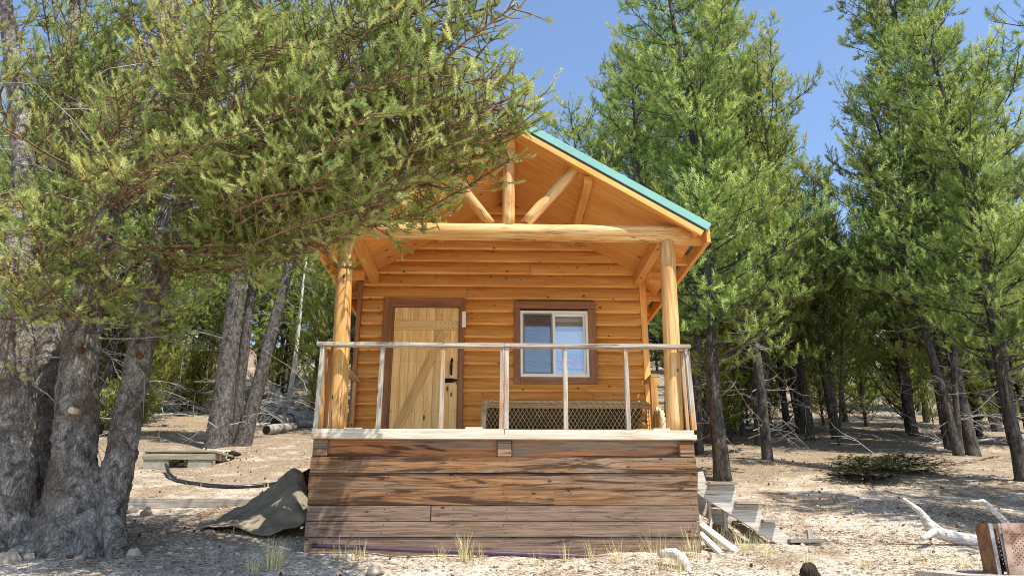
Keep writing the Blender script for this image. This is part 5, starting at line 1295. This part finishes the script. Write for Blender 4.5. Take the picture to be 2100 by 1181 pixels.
# tips given as survey pixels with a plane y; each limb leaves a stem at the height z0
LIMBS = [
    # over the cabin roof (near plane so their shade falls short of the porch)
    (1, 3.6, 1085, 262, -2.3, .25, .030, .5), (1, 3.8, 1040, 190, -2.4, .2, .03, .5), (1, 4.2, 1020, 40, -2.3, .15, .032, .5),
    (1, 3.0, 800, 400, -2.3, .2, .026, .4), (0, 3.0, 735, 415, -2.5, .2, .022, .4), (1, 3.2, 850, 310, -2.7, .3, .026, .55),
    (1, 3.9, 930, 230, -2.6, .2, .028, .5), (1, 4.4, 930, 100, -2.5, .2, .03, .5), (1, 4.4, 990, -30, -2.4, .1, .03, .5), (0, 3.8, 830, 170, -2.8, .2, .028, .6),
    (0, 3.6, 760, 270, -2.9, .25, .026, .6), (1, 3.4, 960, 290, -2.1, .25, .026, .5), (1, 3.2, 700, 350, -2.2, .2, .026, .45), (1, 2.9, 620, 360, -2.0, .2, .024, .4),
    (1, 4.8, 860, 20, -2.6, .2, .03, .5), (1, 5.0, 1000, -100, -2.2, .1, .03, .5), (0, 4.2, 760, 80, -2.8, .2, .03, .6), (1, 3.7, 1010, 110, -2.2, .2, .03, .5), (1, 3.5, 880, 290, -2.3, .25, .026, .5),
    (1, 3.3, 790, 350, -2.5, .3, .026, .5), (1, 3.3, 740, 330, -2.2, .3, .026, .5), (1, 3.6, 830, 240, -2.2, .25, .026, .5), (1, 4.0, 900, 160, -2.0, .2, .026, .5), (1, 4.6, 830, 90, -2.1, .2, .026, .5), (1, 3.2, 690, 375, -2.6, .2, .022, .45),
    (1, 3.5, 1065, 215, -2.2, .2, .026, .6), (1, 3.7, 1075, 285, -2.4, .12, .02, .7), (1, 3.9, 1000, 240, -2.4, .15, .022, .6), (1, 3.5, 905, 325, -2.4, .2, .02, .65), 
    # sprays close to the porch that dapple its left post and the skirting
    (1, 3.0, 720, 410, -.5, .2, .022, .5), (1, 3.1, 800, 385, -.45, .2, .022, .55), (1, 3.6, 935, 330, -1.25, .2, .02, .75),
    (1, 3.6, 1055, 300, -2.3, .2, .02, .72), (1, 3.5, 1012, 322, -2.3, .2, .02, .7), (1, 3.4, 955, 348, -2.35, .22, .02, .68), (1, 3.3, 905, 372, -2.3, .25, .02, .66), (1, 3.2, 868, 408, -2.3, .25, .02, .64), (1, 3.1, 835, 440, -2.35, .28, .018, .64), (1, 3.1, 795, 446, -2.2, .28, .018, .6), (1, 3.0, 775, 470, -2.3, .2, .018, .66), (1, 3.8, 1085, 250, -2.3, .15, .022, .7), (1, 3.7, 1040, 265, -2.5, .15, .022, .66), (1, 3.5, 985, 300, -2.5, .2, .02, .64),
    # middle of the canopy
    (0, 3.2, 640, 330, -2.4, .25, .026, .6), (0, 3.5, 600, 230, -2.2, .2, .028, .6), (0, 3.9, 660, 150, -2.0, .2, .028, .6), (0, 4.4, 620, 60, -2.2, .15, .03, .55), (1, 4.6, 720, 20, -1.6, .15, .03, .5), (1, 4.2, 690, 110, -1.2, .2, .028, .5), (1, 3.8, 620, 250, -1.2, .2, .026, .5),
    (1, 3.3, 560, 350, -1.4, .2, .024, .45), (0, 3.1, 520, 390, -1.8, .2, .024, .45), (0, 3.3, 500, 300, -2.3, .25, .026, .55), (0, 3.8, 480, 190, -2.2, .2, .026, .55), (0, 4.4, 500, 70, -2.2, .15, .028, .5), (0, 4.8, 560, -30, -2.0, .1, .028, .5),
    (1, 3.0, 470, 480, -.6, .3, .022, .35), (1, 3.6, 540, 330, -.4, .25, .024, .4), (1, 4.4, 580, 130, -.2, .2, .026, .4), (1, 4.9, 620, 10, .2, .15, .026, .4), (1, 5.4, 760, -80, -1.5, .1, .03, .45),
    # left part
    (0, 3.4, 390, 260, -2.2, .2, .024, .6), (0, 4.0, 330, 130, -2.2, .2, .026, .6), (2, 3.6, 230, 200, -2.0, .2, .026, .6), (2, 4.2, 250, 60, -2.0, .15, .026, .55), (2, 3.4, 180, 330, -1.8, .25, .024, .6), (2, 3.0, 120, 430, -1.6, .25, .024, .55), (2, 4.0, 120, 110, -2.0, .2, .026, .55), (2, 3.4, 60, 250, -2.0, .2, .024, .55), (2, 2.8, 60, 480, -1.6, .25, .022, .5),
    (2, 4.4, 20, 20, -2.0, .15, .026, .55), (2, 3.0, 10, 380, -1.8, .2, .022, .5), (3, 3.6, 200, 280, .0, .2, .022, .45), (3, 4.4, 260, 120, .2, .2, .024, .45), (3, 4.8, 120, 20, .2, .15, .024, .45), (3, 3.0, 40, 330, .2, .2, .022, .4), (0, 4.8, 400, 20, -2.0, .1, .026, .5), (0, 5.0, 280, -20, -2.0, .1, .026, .5),
    # low hanging sprays across the trunks
    (0, 2.5, 255, 600, -1.2, .12, .016, .5), (2, 2.5, 110, 600, -1.2, .15, .016, .5), (2, 2.4, 40, 610, -1.2, .15, .016, .5), (0, 2.7, 290, 500, -1.3, .15, .018, .55), (0, 2.7, 210, 480, -1.6, .15, .018, .6),
    (0, 2.6, 250, 660, -.9, .10, .012, .45), (0, 2.5, 160, 650, -1.0, .10, .012, .45), (2, 2.5, 60, 655, -1.0, .1, .012, .45), (1, 2.7, 318, 610, -.5, .1, .012, .5), (2, 2.7, 15, 570, -1.1, .12, .012, .45), (2, 2.8, 110, 560, -1.1, .12, .012, .5), (0, 2.8, 205, 560, -1.0, .12, .012, .5), (1, 2.9, 345, 520, -.6, .12, .012, .5), (0, 3.0, 150, 450, -1.4, .15, .014, .5), (1, 3.0, 420, 500, -.4, .15, .014, .5),
    # outside the frame: what shades the ground in front and closes the crown
    (0, 4.0, -150, 200, -1.5, .2, .028, .5), (2, 3.8, -250, 350, -1.0, .2, .026, .4), (2, 4.5, -150, 0, -1.0, .1, .028, .4), (0, 5.4, 300, -250, -1.8, .1, .03, .5), (0, 5.8, 150, -300, -.5, .1, .03, .4), (1, 5.8, 600, -250, -.8, .1, .03, .4), (1, 6.0, 420, -350, .2, .1, .03, .4), (3, 5.4, 60, -200, .6, .1, .028, .4), (1, 5.4, 850, -180, -1.2, .1, .03, .5), (0, 5.6, 520, -180, -2.2, .1, .03, .5),
]
for (k, z0, px, py, Y, sag, r0, start) in LIMBS:
    if 0 < px < 460 and py < 440 and Y < -1 and rng.random() < .6: Y = rng.uniform(.6, 1.6)     # many boughs stand behind the stems
    p0 = from_stem(k, z0); tip = at(px, py, Y)
    edge = px > 560 and py > 290
    low = py > 460 and px < 480
    grow(p0, tip, sag, r0 * .62, rng.uniform(.38, .62), start, sscale=.9 if low else 1.0, sub_len=.34 if low else .25 if edge else .42, nbough=1 if low or edge else 4)
    if not low and not edge and rng.random() < (.7 if px < 460 else .3):
        t2 = tip + Vector((rng.gauss(0, .25), rng.gauss(0, .35), rng.gauss(0, .25)))
        grow(from_stem(k, z0 + rng.uniform(-.3, .4)), t2, sag, r0 * .5, rng.uniform(.36, .6), start, nbough=3)
BL.build('limbs', M_BARKB, big)
# thin grey dead twigs within the crown and on the trunks
for _ in range(95):
    k = rng.choice((0, 0, 1, 1, 2, 3)); S, rr = ST[k]; p = S[rng.randrange(len(S) // 3, int(len(S) * .8))]; a = rng.random() * 6.283
    d = Vector((math.cos(a), math.sin(a) - .5, rng.uniform(-.5, .2))); l = rng.uniform(.4, 1.6)
    q = curve_branch(p, d, l, rng.uniform(-.5, .7), 6, .22); BD.tube(q, [.011, .010, .009, .007, .006, .004, .002], 4, False, .5)
    for _k in range(rng.randint(2, 5)):
        pp, tt = along(q, rng.uniform(.3, .95)); q2 = curve_branch(pp, tt + Vector((rng.gauss(0, .6), rng.gauss(0, .6), rng.gauss(-.1, .5))), l * rng.uniform(.15, .45), rng.uniform(-.9, .6), 4, .25); BD.tube(q2, [.005, .0045, .004, .003, .0015], 3, False, .5)
mbp = [at(300, 470, .2), at(370, 472, -.1), at(430, 468, -.2), at(490, 464, -.3), at(560, 452, -.3)]; BD.tube(smooth_pts(mbp), .018, 6, False, .5)
BD.build('dead_branches', M_DEAD, big)
# the inner crown is bare: no needles close to the two middle stems
axis_ = [q for k in (0, 1) for q in ST[k][0] if 2.3 < q.z < 6.0]
SH = [s for s in SH if min((s[0][0] - q.x) ** 2 + (s[0][1] - q.y) ** 2 + (s[0][2] - q.z) ** 2 for q in axis_) > .36]
cme = foliage_mesh('crown', SH, TP_NEAR, M_NEEDN); o = bpy.data.objects.new('crown', cme); COL.objects.link(o); o.parent = big; o.matrix_parent_inverse = Matrix.Translation(big.location).inverted()
print('big pine shoots', len(SH), 'variants', [v.get('_n') for v in VAR + FVAR + [YVAR]], 'trees', len(TREES))
for t in TREES:
    if '_n' in t: del t['_n']
# ================================================================== LIGHT
SUND = Vector((-.375, .40, -1.0)).normalized()      # direction the light travels
sun = bpy.data.lights.new('sun', 'SUN'); sun.energy = 4.2; sun.angle = R(.53); sun.color = (1.0, .95, .86)
so = bpy.data.objects.new('sun', sun); COL.objects.link(so); so.rotation_euler = SUND.to_track_quat('-Z', 'Y').to_euler()
wd = bpy.data.worlds.new('World'); SC.world = wd; wd.use_nodes = True
nt = wd.node_tree; bg = nt.nodes['Background']; sk = nt.nodes.new('ShaderNodeTexSky'); sk.sky_type = 'NISHITA'; sk.sun_disc = False
sk.sun_elevation = math.asin(-SUND.z); sk.sun_rotation = math.atan2(-SUND.x, -SUND.y)
sk.altitude = 1800; sk.air_density = 1.0; sk.dust_density = .6; sk.ozone_density = .8
nt.links.new(sk.outputs[0], bg.inputs[0]); bg.inputs[1].default_value = .15
SC.view_settings.view_transform = 'Standard'; SC.view_settings.look = 'None'; SC.view_settings.gamma = 1; SC.view_settings.use_curve_mapping = False
SC.view_settings.exposure = 1.0
SC.cycles.max_bounces = 6; SC.cycles.diffuse_bounces = 4; SC.cycles.transparent_max_bounces = 6
SC.cycles.use_denoising = True; SC.cycles.denoising_prefilter = 'NONE'; SC.cycles.filter_width = 1.0; SC.cycles.sample_clamp_indirect = 4.0
